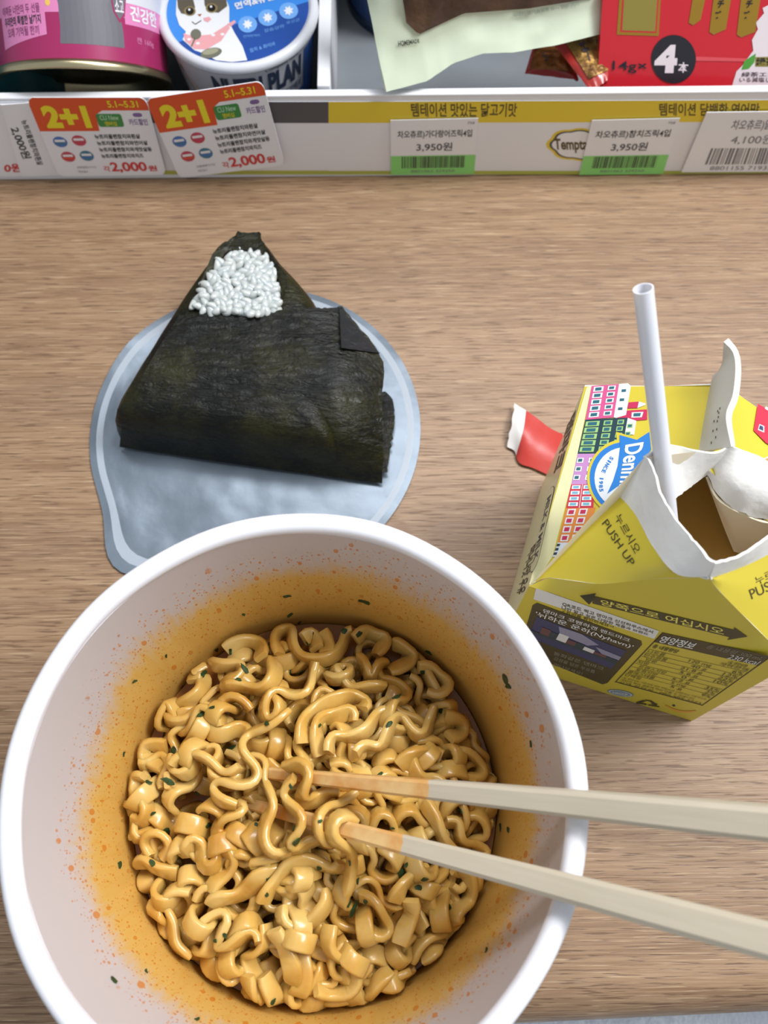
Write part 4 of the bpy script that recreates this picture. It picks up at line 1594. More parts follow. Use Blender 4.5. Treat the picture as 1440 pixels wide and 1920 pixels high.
# push strands out of each other, off the wall and off the chopsticks
allP = np.concatenate([s['P'] for s in strands])
sid = np.concatenate([np.full(len(s['P']), i) for i, s in enumerate(strands)])
idx = np.concatenate([np.arange(len(s['P'])) for s in strands])
mob = np.concatenate([np.full(len(s['P']), 1.0 - s['fix']) for s in strands])
orig = allP.copy()
DMIN = 2.8
for it in range(26):
    kd = KDTree(len(allP))
    for i, p in enumerate(allP):
        kd.insert(p, i)
    kd.balance()
    I, J = [], []
    for i, p in enumerate(allP):
        for co, j, d in kd.find_range(p, DMIN):
            if j > i and (sid[i] != sid[j] or abs(idx[i] - idx[j]) > 3):
                I.append(i)
                J.append(j)
    I, J = np.array(I), np.array(J)
    d = allP[J] - allP[I]
    L = np.linalg.norm(d, axis=1) + 1e-6
    dirn = d / L[:, None]
    push = (DMIN - L) * 0.35
    wi, wj = mob[I] + 1e-3, mob[J] + 1e-3
    disp = np.zeros_like(allP)
    cnt = np.zeros(len(allP))
    np.add.at(disp, I, -dirn * (push * wi / (wi + wj))[:, None])
    np.add.at(disp, J, dirn * (push * wj / (wi + wj))[:, None])
    np.add.at(cnt, I, 1)
    np.add.at(cnt, J, 1)
    disp /= np.maximum(1, cnt * 0.6)[:, None]
    # pass the displacement on along the strand, so curls keep their shape
    for _ in range(2):
        sm = disp.copy()
        same = (sid[1:] == sid[:-1])
        sm[1:][same] += disp[:-1][same]
        sm[:-1][same] += disp[1:][same]
        nn = np.ones(len(allP))
        nn[1:][same] += 1
        nn[:-1][same] += 1
        disp = sm / nn[:, None]
    allP += disp * 1.5
    allP += (orig - allP) * (0.02 + 0.10 * (1 - mob))[:, None]
    for tip, x, ln in ST:
        tv, xv = np.array(tip), np.array(x)
        rel = allP - tv
        s = rel @ xv
        foot = tv + np.outer(np.clip(s, 0, ln), xv)
        dv = allP - foot
        dl = np.linalg.norm(dv, axis=1)
        low = (mob > 0.5) & (s > 4) & (np.hypot(dv[:, 0], dv[:, 1]) < 4.2) & (dv[:, 2] > -3.0) & (dv[:, 2] < 9)
        allP[low, 2] += (foot[low, 2] - 3.4 - allP[low, 2]) * 0.5
        m_ = (dl < 3.6) & (s > 1.5) & ~low
        dv[m_, 2] += 0.15
        dl = np.linalg.norm(dv, axis=1)
        allP[m_] = foot[m_] + dv[m_] / np.maximum(dl[m_], 1e-3)[:, None] * 3.6
    rel = allP[:, :2] - np.array([CC.x, CC.y])
    r = np.linalg.norm(rel, axis=1)
    lim = np.array(43.2 + 13.4 * (allP[:, 2] - 5) / 97.0) - 3.0
    over = r > lim
    allP[over, :2] = np.array([CC.x, CC.y]) + rel[over] * (lim[over] / r[over])[:, None]
    allP[:, 2] = np.maximum(allP[:, 2], 33)

k = 0
bm = B()
SEC = [(-1.0, 0.0), (-0.96, 0.74), (-0.76, 1.0), (0.76, 1.0), (0.96, 0.74), (1.0, 0.0), (0.96, -0.74), (0.76, -1.0), (-0.76, -1.0), (-0.96, -0.74)]
for s in strands:
    n = len(s['P'])
    P = allP[k:k + n].copy()
    k += n
    for _ in range(2):
        P[1:-1] = 0.25 * P[:-2] + 0.5 * P[1:-1] + 0.25 * P[2:]
    T = np.gradient(P, axis=0)
    T /= np.linalg.norm(T, axis=1)[:, None] + 1e-9
    W = s['W'] - (s['W'] * T).sum(1)[:, None] * T
    for _ in range(2):
        W[1:-1] = 0.25 * W[:-2] + 0.5 * W[1:-1] + 0.25 * W[2:]
    W /= np.linalg.norm(W, axis=1)[:, None] + 1e-9
    Nn = np.cross(T, W)
    rings = []
    for i in range(n):
        sc = 0.86 if i in (0, n - 1) else 1.0
        rings.append([bm.verts.new(P[i] + W[i] * (u * s['hw'] * sc) + Nn[i] * (v * s['ht'] * sc)) for u, v in SEC])
    for a, c in zip(rings, rings[1:]):
        for q in range(10):
            bm.faces.new([a[q], a[(q + 1) % 10], c[(q + 1) % 10], c[q]])
    bm.faces.new(rings[0][::-1])
    bm.faces.new(rings[-1])


def noodle_material():
    m = bpy.data.materials.new('sauced_noodle')
    m.use_nodes = True
    nt = m.node_tree
    b_ = nt.nodes['Principled BSDF']
    tc = N(nt, 'ShaderNodeTexCoord')
    n1 = N(nt, 'ShaderNodeTexNoise', i_Scale=85.0, i_Detail=4)
    nt.links.new(tc.outputs['Object'], n1.inputs['Vector'])
    cr = N(nt, 'ShaderNodeValToRGB')
    e = cr.color_ramp.elements
    e[0].color, e[0].position = lin('#D9BA72'), 0.30
    e[1].color, e[1].position = lin('#BC8632'), 0.72
    n_ = e.new(0.52)
    n_.color = lin('#CFA654')
    nt.links.new(n1.outputs['Fac'], cr.inputs[0])
    nt.links.new(cr.outputs[0], b_.inputs['Base Color'])
    b_.inputs['Roughness'].default_value = 0.3
    b_.inputs['Specular IOR Level'].default_value = 0.5
    b_.inputs['Coat Weight'].default_value = 0.35
    b_.inputs['Coat Roughness'].default_value = 0.12
    b_.inputs['Subsurface Weight'].default_value = 0.25
    b_.inputs['Subsurface Radius'].default_value = (1.0, 0.55, 0.2)
    b_.inputs['Subsurface Scale'].default_value = 0.0015
    return m


bm.normal_update()
noodle_bv = BVHTree.FromBMesh(bm)
tag(mk('noodles', bm, noodle_material(), angle=60), 'heap of wavy yellow instant noodles filling the white cup', 'noodles', kind='stuff')

b = B()
n = 96
zb = 46.0
ring = [(CC.x + (r_in(zb) - 0.4) * math.cos(2 * math.pi * k / n), CC.y + (r_in(zb) - 0.4) * math.sin(2 * math.pi * k / n)) for k in range(n)]
slab(b, [V((x, y, zb)) for x, y in ring], (0, 0, 1), 0.8)
tag(mk('broth', b, mat('orange_broth', '#9A5F1C', 0.3, bump=(120, 0.15)), smooth=False), 'shallow orange red sauce pooled around the noodles in the cup', 'sauce', kind='stuff')

# parsley flakes on noodles and wall
FL = [(915, 15), (650, 62), (685, 88), (485, 60), (97, 298), (210, 207), (345, 270), (490, 255), (468, 293), (268, 322), (375, 392), (333, 418), (180, 478), (205, 488), (238, 543), (440, 540),
      (220, 655), (150, 658), (322, 695), (163, 768), (212, 828), (805, 318), (1030, 355), (1068, 490), (1188, 405), (845, 120), (895, 130), (715, 165), (390, 185), (410, 215), (440, 190), (690, 265),
      (970, 630), (668, 822), (672, 865), (655, 672), (758, 795), (940, 825), (1000, 888), (1015, 820), (890, 1010), (875, 1108), (860, 1090), (1050, 985), (1110, 1030), (1065, 950), (865, 945),
      (755, 960), (568, 1055), (388, 1220), (420, 1200), (1220, 1100), (1295, 898), (1400, 818), (1428, 825), (45, 952), (25, 1360), (590, 1435), (240, 1010), (278, 945), (165, 945), (830, 1305),
      (1005, 450), (755, 455), (570, 450), (650, 265), (1120, 265), (360, 810), (535, 808), (1130, 1000), (1350, 1255), (320, 1500), (140, 1330), (1145, 195), (1418, 290), (1428, 315), (1508, 520),
      (60, 555), (640, -5), (1500, 1010), (575, 1000), (1260, 760), (920, 1080)]
BIG = {(220, 655): 1.9, (1050, 985): 1.7, (490, 255): 1.5, (440, 540): 1.6, (668, 822): 1.3, (672, 865): 1.5, (915, 15): 1.3, (650, 62): 1.4, (1418, 290): 1.7, (1428, 315): 1.3, (875, 1108): 1.7, (1030, 355): 1.3, (805, 318): 1.5}
b = B()
rf = random.Random(5)
for cx, cy in FL:
    d = px_ray((200 + cx * 0.5278, 1120 + cy * 0.5278)).normalized()
    h1, h2 = noodle_bv.ray_cast(CAM, d), cup_in_bv.ray_cast(CAM, d)
    hs = [h for h in (h1, h2) if h[0] is not None]
    if not hs:
        continue
    h = min(hs, key=lambda q: q[3])
    p, nn = h[0], h[1].normalized()
    if nn.dot(d) > 0:
        nn = -nn
    u = nn.cross(V((rf.uniform(-1, 1), rf.uniform(-1, 1), 0.3))).normalized()
    v = nn.cross(u)
    s = BIG.get((cx, cy), rf.uniform(0.6, 1.05)) * 1.15
    asp = rf.uniform(0.35, 0.75)
    pts = []
    for k in range(9):
        t = 2 * math.pi * k / 9
        rr = s * rf.uniform(0.7, 1.25)
        pts.append(p + nn * (0.28 + 0.12 * math.cos(t * 2)) + u * (rr * math.cos(t)) + v * (rr * asp * math.sin(t)))
    slab(b, pts, nn, 0.2)
tag(mk('parsley_flakes', b, mat('dried_parsley', '#2F4A1E', 0.6, vary=('#1F3315', 900)), smooth=False), 'dark green dried parsley flakes scattered over the noodles and cup wall', 'herbs', kind='stuff')

# ------------------------------------------------------------------ milk carton
yawc = math.radians(-18.6)
E1 = V((math.cos(yawc), math.sin(yawc), 0))
E2 = V((-math.sin(yawc), math.cos(yawc), 0))
E3 = V((0, 0, 1))
NLc = V((37.2, 61.8, 0.3))
CU, CV, CH, RIDGE = 67.0, 61.0, 74.0, 92.0


def cl_(u, v, z):
    return NLc + E1 * u + E2 * v + E3 * z


YEL = mat('carton_yellow', '#D3C03A', 0.38, coat=0.15)
CREAM = mat('carton_cream', '#E6E1AE', 0.4, coat=0.15)
BOARD = mat('carton_board', '#EFEEEA', 0.6, bump=(160, 0.5))
DARKP = mat('carton_dark', '#4A4225', 0.45)
carton = thing('milk_carton', cl_(CU / 2, CV / 2, 0), 'yellow gable top milk carton torn open with a white straw inside', 'carton')
# body
b = B()
R0 = 3.0
outc = []
bodyp = [(0, 0), (CU, 0), (CU, CV), (0, CV)]


def body_pt(u, v, z):
    # the board bulges a little and leans outward at the foot of the near corner
    k_ = (1 - z / CH)
    uu = u + (0.4 if u > CU / 2 else 0) * k_
    vv = v - (4.2 if v < CV / 2 else 0) * k_
    return cl_(uu, vv, z)


T4 = [body_pt(u, v, CH) for u, v in bodyp]
B4 = [body_pt(u, v, 0) for u, v in bodyp]
ins = 0.6
T4i = [body_pt(u + (ins if u == 0 else -ins), v + (ins if v == 0 else -ins), CH) for u, v in bodyp]
B4i = [body_pt(u + (ins if u == 0 else -ins), v + (ins if v == 0 else -ins), ins) for u, v in bodyp]
for i, mi in zip(range(4), (0, 0, 0, 1)):
    j = (i + 1) % 4
    face(b, [B4[i], B4[j], T4[j], T4[i]], mi)
    face(b, [B4i[i], T4i[i], T4i[j], B4i[j]], 2)
    face(b, [T4[i], T4[j], T4i[j], T4i[i]], 2)
face(b, B4[::-1], 0)
face(b, B4i, 2)
NF = (T4[0] - B4[0]).cross(T4[1] - T4[0]).normalized()
if NF.dot(-E2) < 0:
    NF = -NF
FO = T4[0]


def c5(x, y):
    return (960 + x / 3, 1060 + y / 3)


def fq(*pts):
    return plane_quad([c5(*p) for p in pts], FO, NF)


MI = dict(dark=3, strip=4, ink=5, blue=6, oval=7, orange=8, sky=9, hull=10, roofp=11, lightink=12)
mq = fq((137, 122), (828, 368), (800, 412), (118, 200))
put_poly(b, [(0.0, 0.05), (1, 0.0), (1, 1), (0.0, 0.85)], mq, MI['strip'], 0.1)
for i, s in enumerate(('QR코드 찍고 덴마크 신선하우스에서', '나만 알고 싶은 다양한 제품과 브랜드', '스토리를 확인하세요~!')):
    a, c = ((288, 205), (795, 365)), None
    y0 = 0 + i * 22
    q = fq((286 - i * 4, 203 + y0), ((796, 770, 575)[i], (366, 372, 330)[i] + (0, 8, 5)[i]), ((790, 765, 570)[i], (382, 392, 352)[i]), (282 - i * 4, 224 + y0))
    put_text(b, s, q, (0, 0, 1, 1), MI['ink'], 0.01, 0.2)
mq = fq((122, 203), (745, 430), (524, 674), (40, 480))
pts = [(0.03, 0.0), (0.97, 0.0), (1.0, 0.05), (1.0, 0.93), (0.97, 1.0), (0.03, 1.0), (0, 0.9), (0, 0.06)]
put_poly(b, pts, mq, MI['dark'], 0.12)
mp_ = fq((140, 285), (645, 478), (560, 578), (90, 400))
put_rect(b, (0, 0, 1, 1), mp_, MI['blue'], 0.2)
put_poly(b, [(0.25, 0.05), (0.5, 0.0), (0.72, 0.18), (0.62, 0.38), (0.3, 0.34)], mp_, MI['sky'], 0.26)
put_poly(b, [(0.7, 0.3), (1, 0.32), (1, 0.5), (0.8, 0.5)], mp_, MI['sky'], 0.26)
for x0, x1, y0, mi in ((0.1, 0.2, 0.32, 'roofp'), (0.2, 0.29, 0.36, 'hull'), (0.29, 0.40, 0.30, 'strip'), (0.40, 0.50, 0.42, 'roofp'), (0.50, 0.60, 0.40, 'hull'), (0.60, 0.72, 0.46, 'strip'), (0.72, 0.86, 0.50, 'roofp'), (0.86, 1.0, 0.52, 'hull')):
    put_rect(b, (x0, y0, x1, 0.66), mp_, MI[mi], 0.3)
put_rect(b, (0.0, 0.62, 1, 0.72), mp_, MI['hull'], 0.33)
put_text(b, '덴마크 코펜하겐 랜드마크', fq((182, 240), (668, 410), (660, 428), (172, 260)), (0, 0, 1, 1), MI['strip'], 0.01, 0.2)
put_text(b, "'뉘하운 운하(Nyhavn)'", fq((140, 250), (690, 442), (672, 466), (128, 280)), (0, 0, 1, 1), MI['strip'], 0.01, 0.36)
put_text(b, '동화같은 덴마크', fq((240, 480), (520, 570), (512, 588), (232, 500)), (0, 0, 1, 1), MI['lightink'], 0.01, 0.2)
put_text(b, '감성을 담은 우유를', fq((240, 510), (470, 588), (464, 606), (232, 528)), (0, 0, 1, 1), MI['lightink'], 0.01, 0.2)
put_text(b, '만나보세요!', fq((240, 545), (400, 598), (394, 614), (234, 562)), (0, 0, 1, 1), MI['lightink'], 0.01, 0.2)
# nutrition table
mq = fq((845, 376), (1462, 510), (1072, 788), (578, 655))
put_rect(b, (0, 0, 1, 0.16), mq, MI['dark'], 0.12)
for r in ((0, 0, 0.012, 1), (0.988, 0, 1, 1), (0, 0.985, 1, 1)):
    put_rect(b, r, mq, MI['ink'], 0.12)
put_text(b, '영양정보', mq, (0.03, 0.03, 0.36, 0.14), MI['strip'], 0.02, 0.25)
put_text(b, '총 내용량 300 mL', mq, (0.45, 0.015, 0.96, 0.075), MI['lightink'], 0.0, 0.25)
put_text(b, '230 kcal', mq, (0.70, 0.085, 0.97, 0.15), MI['strip'], 0.0, 0.25)
put_text(b, '총 내용량당', mq, (0.03, 0.19, 0.28, 0.25), MI['ink'], 0.02, 0.2)
put_text(b, '1일 영양성분\n기준치에 대한 비율', mq, (0.70, 0.18, 0.97, 0.27), MI['ink'], 0.01, 0.2)
rowsn = [('나트륨', '120 mg', '6%'), ('탄수화물', '40 g', '12%'), ('  당류', '21.8 g', '22%'), ('지방', '5.6 g', '10%'), ('  트랜스지방', '0 g', ''), ('  포화지방', '5.2 g', '35%'), ('콜레스테롤', '5 mg', '2%'), ('단백질', '5 g', '9%')]
for i, (a, v, pc) in enumerate(rowsn):
    y0 = 0.29 + i * 0.07
    put_rect(b, (0.02, y0 - 0.008, 0.98, y0 - 0.004), mq, MI['ink'], 0.12)
    ln = len(a.strip())
    x0 = 0.08 if a[0] == ' ' else 0.03
    put_text(b, a.strip(), mq, (x0, y0, x0 + 0.058 * ln, y0 + 0.052), MI['ink'], 0.0, 0.2)
    put_text(b, v, mq, (0.62 - 0.03 * len(v), y0 + 0.004, 0.66, y0 + 0.055), MI['ink'], 0.0, 0.2)
    if pc:
        put_text(b, pc, mq, (0.96 - 0.045 * len(pc), y0 + 0.004, 0.97, y0 + 0.052), MI['ink'], 0.0, 0.2)
for i, s in enumerate(('1일 영양성분 기준치에 대한 비율(%)은 2,000 kcal 기준이므로', '개인의 필요 열량에 따라 다를 수 있습니다', '고객 상담실 : 080-589-3223')):
    put_text(b, s, mq, (0.03, 0.855 + 0.045 * i, 0.96 - 0.1 * (i == 1), 0.89 + 0.045 * i), MI['ink'], 0.0, 0.2)
mo = fq((536, 690), (684, 712), (684, 745), (536, 720))
put_disc(b, 0.5, 0.5, 0.5, 0.55, mo, MI['oval'], 0.14)
put_disc(b, 0.5, 0.5, 0.44, 0.46, mo, MI['strip'], 0.18)
put_disc(b, 0.5, 0.5, 0.40, 0.40, mo, MI['oval'], 0.22)
put_text(b, 'HACCP', mo, (0.22, 0.34, 0.78, 0.68), MI['strip'], 0.02, 0.28)
mr = fq((700, 742), (838, 765), (838, 800), (690, 775))
put_poly(b, [(0.05, 0.75), (0.3, 0.2), (0.42, 0.32), (0.22, 0.72), (0.45, 0.72), (0.45, 0.95), (0.05, 0.95)], mr, MI['ink'], 0.14)
put_poly(b, [(0.36, 0.1), (0.62, 0.08), (0.8, 0.45), (0.88, 0.4), (0.82, 0.75), (0.58, 0.62), (0.68, 0.55), (0.55, 0.28), (0.40, 0.26)], mr, MI['ink'], 0.14)
put_poly(b, [(0.55, 0.78), (0.92, 0.78), (0.96, 0.95), (0.55, 0.97), (0.48, 0.88)], mr, MI['ink'], 0.14)
mb = fq((860, 780), (1040, 812), (1035, 845), (855, 815))
ban = [(t, 0.15 + 0.75 * (1 - (2 * t - 1) ** 2) * 0.9) for t in (k / 14 for k in range(15))]
ban2 = [(0.06 + t * 0.88, 0.10 + 0.42 * (1 - (2 * t - 1) ** 2)) for t in (1 - k / 14 for k in range(15))]
put_poly(b, ban + ban2, mb, MI['orange'], 0.14)
put_disc(b, 0.28, -0.05, 0.05, 0.14, mb, MI['hull'], 0.14)
# cream side face print
NS = -E1
SO = cl_(0, 0, 0)


def r2(x, y):
    return (940 + x / 4.57, 700 + y / 4.57)


def sq(*pts):
    return plane_quad([r2(*p) for p in pts], SO, NS)


put_text(b, '덴마크', sq((650, 300), (520, 800), (440, 870), (575, 420)), (0, 0, 1, 1), MI['ink'], 0.03, 0.15)
mo = sq((470, 935), (310, 1660), (235, 1740), (400, 1010))
for sc, mi, of in ((0.5, 'hull', 0.1), (0.465, None, 0.14)):
    pts = []
    for cx, a0 in ((1 - 0.12, -90), (0.12, 90)):
        for k in range(9):
            t = math.radians(a0 + 22.5 * k)
            pts.append((cx + 0.12 * (sc / .5) * math.cos(t), 0.5 + sc * math.sin(t)))
    put_poly(b, pts, mo, MI['hull'] if mi else 1, of)
put_text(b, 'MILK & MILK', mo, (0.12, 0.24, 0.88, 0.76), MI['hull'], 0.02, 0.2)
put_text(b, '바나나맛 우유', sq((330, 1420), (200, 1880), (130, 1900), (240, 1520)), (0, 0, 1, 1), MI['ink'], 0.02, 0.15)
carton_mats = [YEL, CREAM, BOARD, DARKP, mat('carton_white_print', '#E4E2DA', 0.45), mat('carton_ink', '#4B4426', 0.5), mat('photo_blue', '#3C4266', 0.45), mat('oval_blue', '#7E93A0', 0.45),
               mat('banana_orange', '#E3A03A', 0.45), mat('photo_cloud', '#9492A6', 0.5), mat('photo_dark', '#34444A', 0.5), mat('photo_brick', '#6C4A48', 0.5), mat('carton_soft_ink', '#8E8A76', 0.5)]
mk('carton_body', b, carton_mats, carton, smooth=False, normals=False)

# roof panels
ridge_near_v = 37.0
RF = cl_(CU / 2 - 1, CV + 0.5, RIDGE)
RNr = cl_(CU / 2 - 1, ridge_near_v, RIDGE)
TNL, TFL, TNR, TFR = cl_(0, 0, CH), cl_(0, CV, CH), cl_(CU, 0, CH), cl_(CU, CV, CH)
b = B()
lrow = [[TNL.lerp(TFL, j / 12).lerp(RNr.lerp(RF, j / 12), i / 8) for j in range(13)] for i in range(9)]
sheet(b, lrow, -0.5, 0, 1)
NLR = (TFL - TNL).cross(RF - TFL).normalized()
if NLR.z < 0:
    NLR = -NLR
RO = TNL


def rq(*pts):
    return plane_quad([r2(*p) for p in pts], RO, NLR)


def rpoly(pts, mi, off):
    face(b, [at_plane(r2(*p), RO, NLR) + NLR * off for p in pts], mi)


RM = dict(cream=2, pink=3, white=4, dkgreen=5, lime=6, teal=7, purple=8, red=9, orange=10, magenta=11, blue=12, pale=13, sky=14, ink=15, yellow=0)
rpoly([(731, 123), (775, 108), (600, 950), (440, 1570), (300, 1790), (240, 1812)], RM['cream'], 0.12)
BLD = [
    ('pink', [(775, 110), (1010, 95), (965, 380), (722, 400)]),
    ('dkgreen', [(722, 400), (1085, 380), (1035, 690), (655, 692)]),
    ('purple', [(655, 692), (880, 690), (830, 952), (600, 955)]),
    ('red', [(600, 955), (800, 952), (790, 1155), (556, 1158)]),
    ('orange', [(556, 1158), (810, 1150), (720, 1450), (484, 1452)]),
    ('pale', [(484, 1452), (600, 1450), (560, 1570), (440, 1575)]),
]
for nme, q in BLD:
    rpoly(q, RM[nme], 0.16)
rpoly([(1010, 95), (1085, 88), (1112, 112), (1070, 360), (985, 385), (965, 380)], RM['white'], 0.2)
rpoly([(1085, 385), (1158, 410), (1140, 530), (1060, 520)], RM['white'], 0.2)
rpoly([(985, 385), (1070, 322), (1250, 312), (1252, 400), (1150, 408), (1085, 383)], RM['magenta'], 0.18)
rpoly([(1092, 252), (1180, 245), (1168, 300), (1080, 303)], RM['magenta'], 0.2)
rpoly([(1180, 245), (1240, 262), (1232, 275), (1168, 300)], RM['white'], 0.2)


def window(q, x, y, w_, h_, f_mi, g_mi):
    put_rect(b, (x, y, x + w_, y + h_), q, f_mi, 0.24)
    put_rect(b, (x + w_ * .18, y + h_ * .2, x + w_ * .82, y + h_ * .8), q, g_mi, 0.3)


q = rq(*BLD[0][1])
for i in range(5):
    window(q, 0.10, 0.04 + i * .19, 0.36, 0.15, RM['white'], RM['teal'])
    window(q, 0.62, 0.04 + i * .19, 0.28, 0.13, RM['white'], RM['teal'])
q = rq(*BLD[1][1])
for i in range(5):
    window(q, 0.03, 0.06 + i * .185, 0.33, 0.15, RM['lime'], RM['teal'])
    window(q, 0.46, 0.06 + i * .185, 0.20, 0.14, RM['lime'], RM['teal'])
    window(q, 0.78, 0.06 + i * .185, 0.15, 0.13, RM['lime'], RM['teal'])
q = rq(*BLD[2][1])
for i in range(3):
    window(q, 0.04, 0.14 + i * .28, 0.24, 0.16, RM['white'], RM['teal'])
    window(q, 0.48, 0.14 + i * .28, 0.34, 0.16, RM['white'], RM['teal'])
q = rq(*BLD[3][1])
for i in range(4):
    window(q, 0.06, 0.04 + i * .24, 0.36, 0.16, RM['white'], RM['sky'])
    window(q, 0.55, 0.04 + i * .24, 0.36, 0.16, RM['white'], RM['sky'])
put_rect(b, (0.475, 0, 0.50, 1), q, RM['white'], 0.24)
q = rq(*BLD[4][1])
for i in range(4):
    window(q, 0.08, 0.03 + i * .25, 0.28, 0.19, RM['white'], RM['magenta'])
    window(q, 0.48, 0.03 + i * .25, 0.28, 0.19, RM['white'], RM['magenta'])
q = rq(*BLD[5][1])
for i in range(3):
    put_rect(b, (0.02, 0.1 + i * .3, 0.25, 0.26 + i * .3), q, RM['dkgreen'], 0.3)
q = rq((1120, 338), (1220, 334), (1205, 380), (1116, 384))
window(q, 0, 0, 1, 1, RM['white'], RM['teal'])
for wx, wy in ((1052, 152), (1036, 230), (1022, 307)):
    rpoly([(wx - 18, wy - 10), (wx + 20, wy - 12), (wx + 17, wy + 10), (wx - 20, wy + 12)], RM['teal'], 0.28)
for wx, wy in ((1108, 455), (1090, 522)):
    rpoly([(wx - 26, wy - 17), (wx + 22, wy - 20), (wx + 18, wy + 15), (wx - 28, wy + 18)], RM['lime'], 0.26)
    rpoly([(wx - 18, wy - 10), (wx + 14, wy - 12), (wx + 10, wy + 8), (wx - 20, wy + 10)], RM['teal'], 0.30)


# logo: oval badge and ribbon
def arc_pts(cx, cy, rx, ry, a0, a1, n=40):
    return [(cx + rx * math.cos(math.radians(a0 + (a1 - a0) * k / n)), cy + ry * math.sin(math.radians(a0 + (a1 - a0) * k / n))) for k in range(n + 1)]


rpoly([(985, 505), (1165, 560), (1280, 492), (1300, 680), (1180, 790)] + [(990, 1160), (880, 1160)] + arc_pts(1060, 900, 322, 330, 128, 258), RM['yellow'], 0.32)
rpoly(arc_pts(1060, 900, 300, 305, 0, 360), RM['blue'], 0.36)
rpoly(arc_pts(1060, 905, 258, 265, 0, 360), RM['pale'], 0.40)
rpoly([(1016, 535), (1165, 577), (1272, 508), (1288, 660), (1230, 740), (1130, 850), (1010, 970), (910, 1040), (960, 930), (1000, 800), (1020, 640)], RM['blue'], 0.44)
put_text(b, 'Denmark', rq((1224, 596), (1120, 1160), (985, 1140), (1066, 622)), (0, 0, 1, 1), RM['white'], 0.02, 0.5)
put_text(b, 'Denmark', rq((1214, 606), (1112, 1150), (996, 1130), (1076, 630)), (0, 0, 1, 1), RM['white'], -0.0, 0.52)
# SINCE 1985 along the oval
word = 'SINCE 1985'
arcp = smooth_path([V((955, 725, 0)), V((912, 790, 0)), V((876, 860, 0)), V((862, 920, 0)), V((858, 975, 0)), V((864, 1030, 0))], 101)
for i, ch in enumerate(word):
    if ch == ' ':
        continue
    i0, i1 = int(i * 9.9), int(min(100, i * 9.9 + 8.2))
    p0, p1 = arcp[i0], arcp[i1]
    dd = (p1 - p0).normalized()
    nr_ = V((-dd.y, dd.x, 0))
    up_v = nr_ if nr_.x > 0 else -nr_
    h = 17
    qq = [(p0 + up_v * h), (p1 + up_v * h), (p1 - up_v * h), (p0 - up_v * h)]
    put_text(b, ch, rq(*[(p.x, p.y) for p in qq]), ((0.3, 0, 0.7, 1) if ch in 'I1' else (0.02, 0, 0.98, 1)), RM['blue'], 0.03, 0.5)
roof_mats = [YEL, BOARD, CREAM, mat('house_pink', '#D2578C', 0.4), mat('print_white', '#E9E9E6', 0.4), mat('house_dark_green', '#23404A', 0.4), mat('frame_lime', '#9CC47A', 0.4),
             mat('glass_teal', '#2F6676', 0.4), mat('house_purple', '#C08ABF', 0.4), mat('house_red', '#CE3048', 0.4), mat('house_orange', '#E08A3E', 0.4), mat('house_magenta', '#C42C58', 0.4),
             mat('logo_blue', '#2A7BC8', 0.4), mat('badge_pale', '#DCE2E8', 0.4), mat('pane_sky', '#79B4CC', 0.4), mat('carton_ink', '#4B4426', 0.5)]
mk('roof_panel', b, roof_mats, carton, smooth=False, normals=False)
b = B()
TR0 = TNR.lerp(TFR, 0.5)
rrow = [[TR0.lerp(TFR, j / 12).lerp((RNr + E1 * 1.5).lerp(RF + E1 * 1.5, j / 12), i / 8) for j in range(13)] for i in range(9)]
sheet(b, rrow, 0.5, 0, 1)
NRR2 = (TFR - TNR).cross(RF - TFR).normalized()
if NRR2.z < 0:
    NRR2 = -NRR2
for pts, mi, of in (([(1421, 757), (1480, 790), (1470, 850), (1436, 830), (1413, 807)], 2, 0.15), ([(1436, 762), (1452, 772), (1450, 776), (1434, 766)], 3, 0.2),
                    ([(1424, 795), (1433, 799), (1433, 811), (1421, 806)], 3, 0.2), ([(1425, 797), (1431, 800), (1431, 808), (1423, 804)], 4, 0.24),
                    ([(1425, 862), (1440, 856), (1470, 858), (1470, 880), (1436, 872)], 3, 0.15), ([(1430, 862), (1440, 859), (1470, 862), (1470, 876), (1438, 869)], 5, 0.2)):
    face(b, [at_plane(p, TNR + NRR2 * (0.6 + of), NRR2) for p in pts], mi)
mk('roof_panel', b, [YEL, BOARD, MATS['house_red'], MATS['print_white'], MATS['photo_blue'], MATS['house_orange']], carton, smooth=False, normals=False)
# far gable end, folded in below the ridge
b = B()
sheet(b, [[TFL, TFL.lerp(TFR, .5), TFR], [TFL.lerp(RF, .6), cl_(CU / 2, CV - 14, CH + 8), TFR.lerp(RF, .6)], [RF - E1, RF, RF + E1]], 0.5, 0, 1)
mk('gable_end', b, [YEL, BOARD], carton, smooth=False)


# torn spout at the near end
def zpts(lst):
    return [at_z((x, y), z) for x, y, z in lst]


A0 = (1329, 1084, 108)
creaseL = zpts([(1000, 1095, 74.6), (1030, 1083, 78), (1120, 1095, 87), (1230, 1085, 99), A0])
lipL = zpts([(1153, 921, 94), (1190, 963, 97.5), (1221, 1020, 102), (1266, 1075, 106.5), (1327, 1083, 108.2)])
edgeL = zpts([(1000, 1095, 74.6), (1080, 1003, 85), (1153, 921, 94)])
b = B()
g = ruled([creaseL, [a.lerp(c, .5) + V((0, 0, .8)) for a, c in zip(resample(creaseL, 5), resample(lipL, 5))], lipL], 10, 20)
for i in range(10):
    g[i][0] = resample(edgeL, 10)[i]
sheet(b, g, 0.5, 0, 1)
pn = (lipL[0] - creaseL[0]).cross(A_ := (creaseL[-1] - creaseL[0])).normalized()
if pn.dot(px_ray((1150, 1000))) > 0:
    pn = -pn
lbv = BVHTree.FromPolygons([p for r in g for p in r], [(i * 20 + j, i * 20 + j + 1, (i + 1) * 20 + j + 1, (i + 1) * 20 + j) for i in range(9) for j in range(19)])


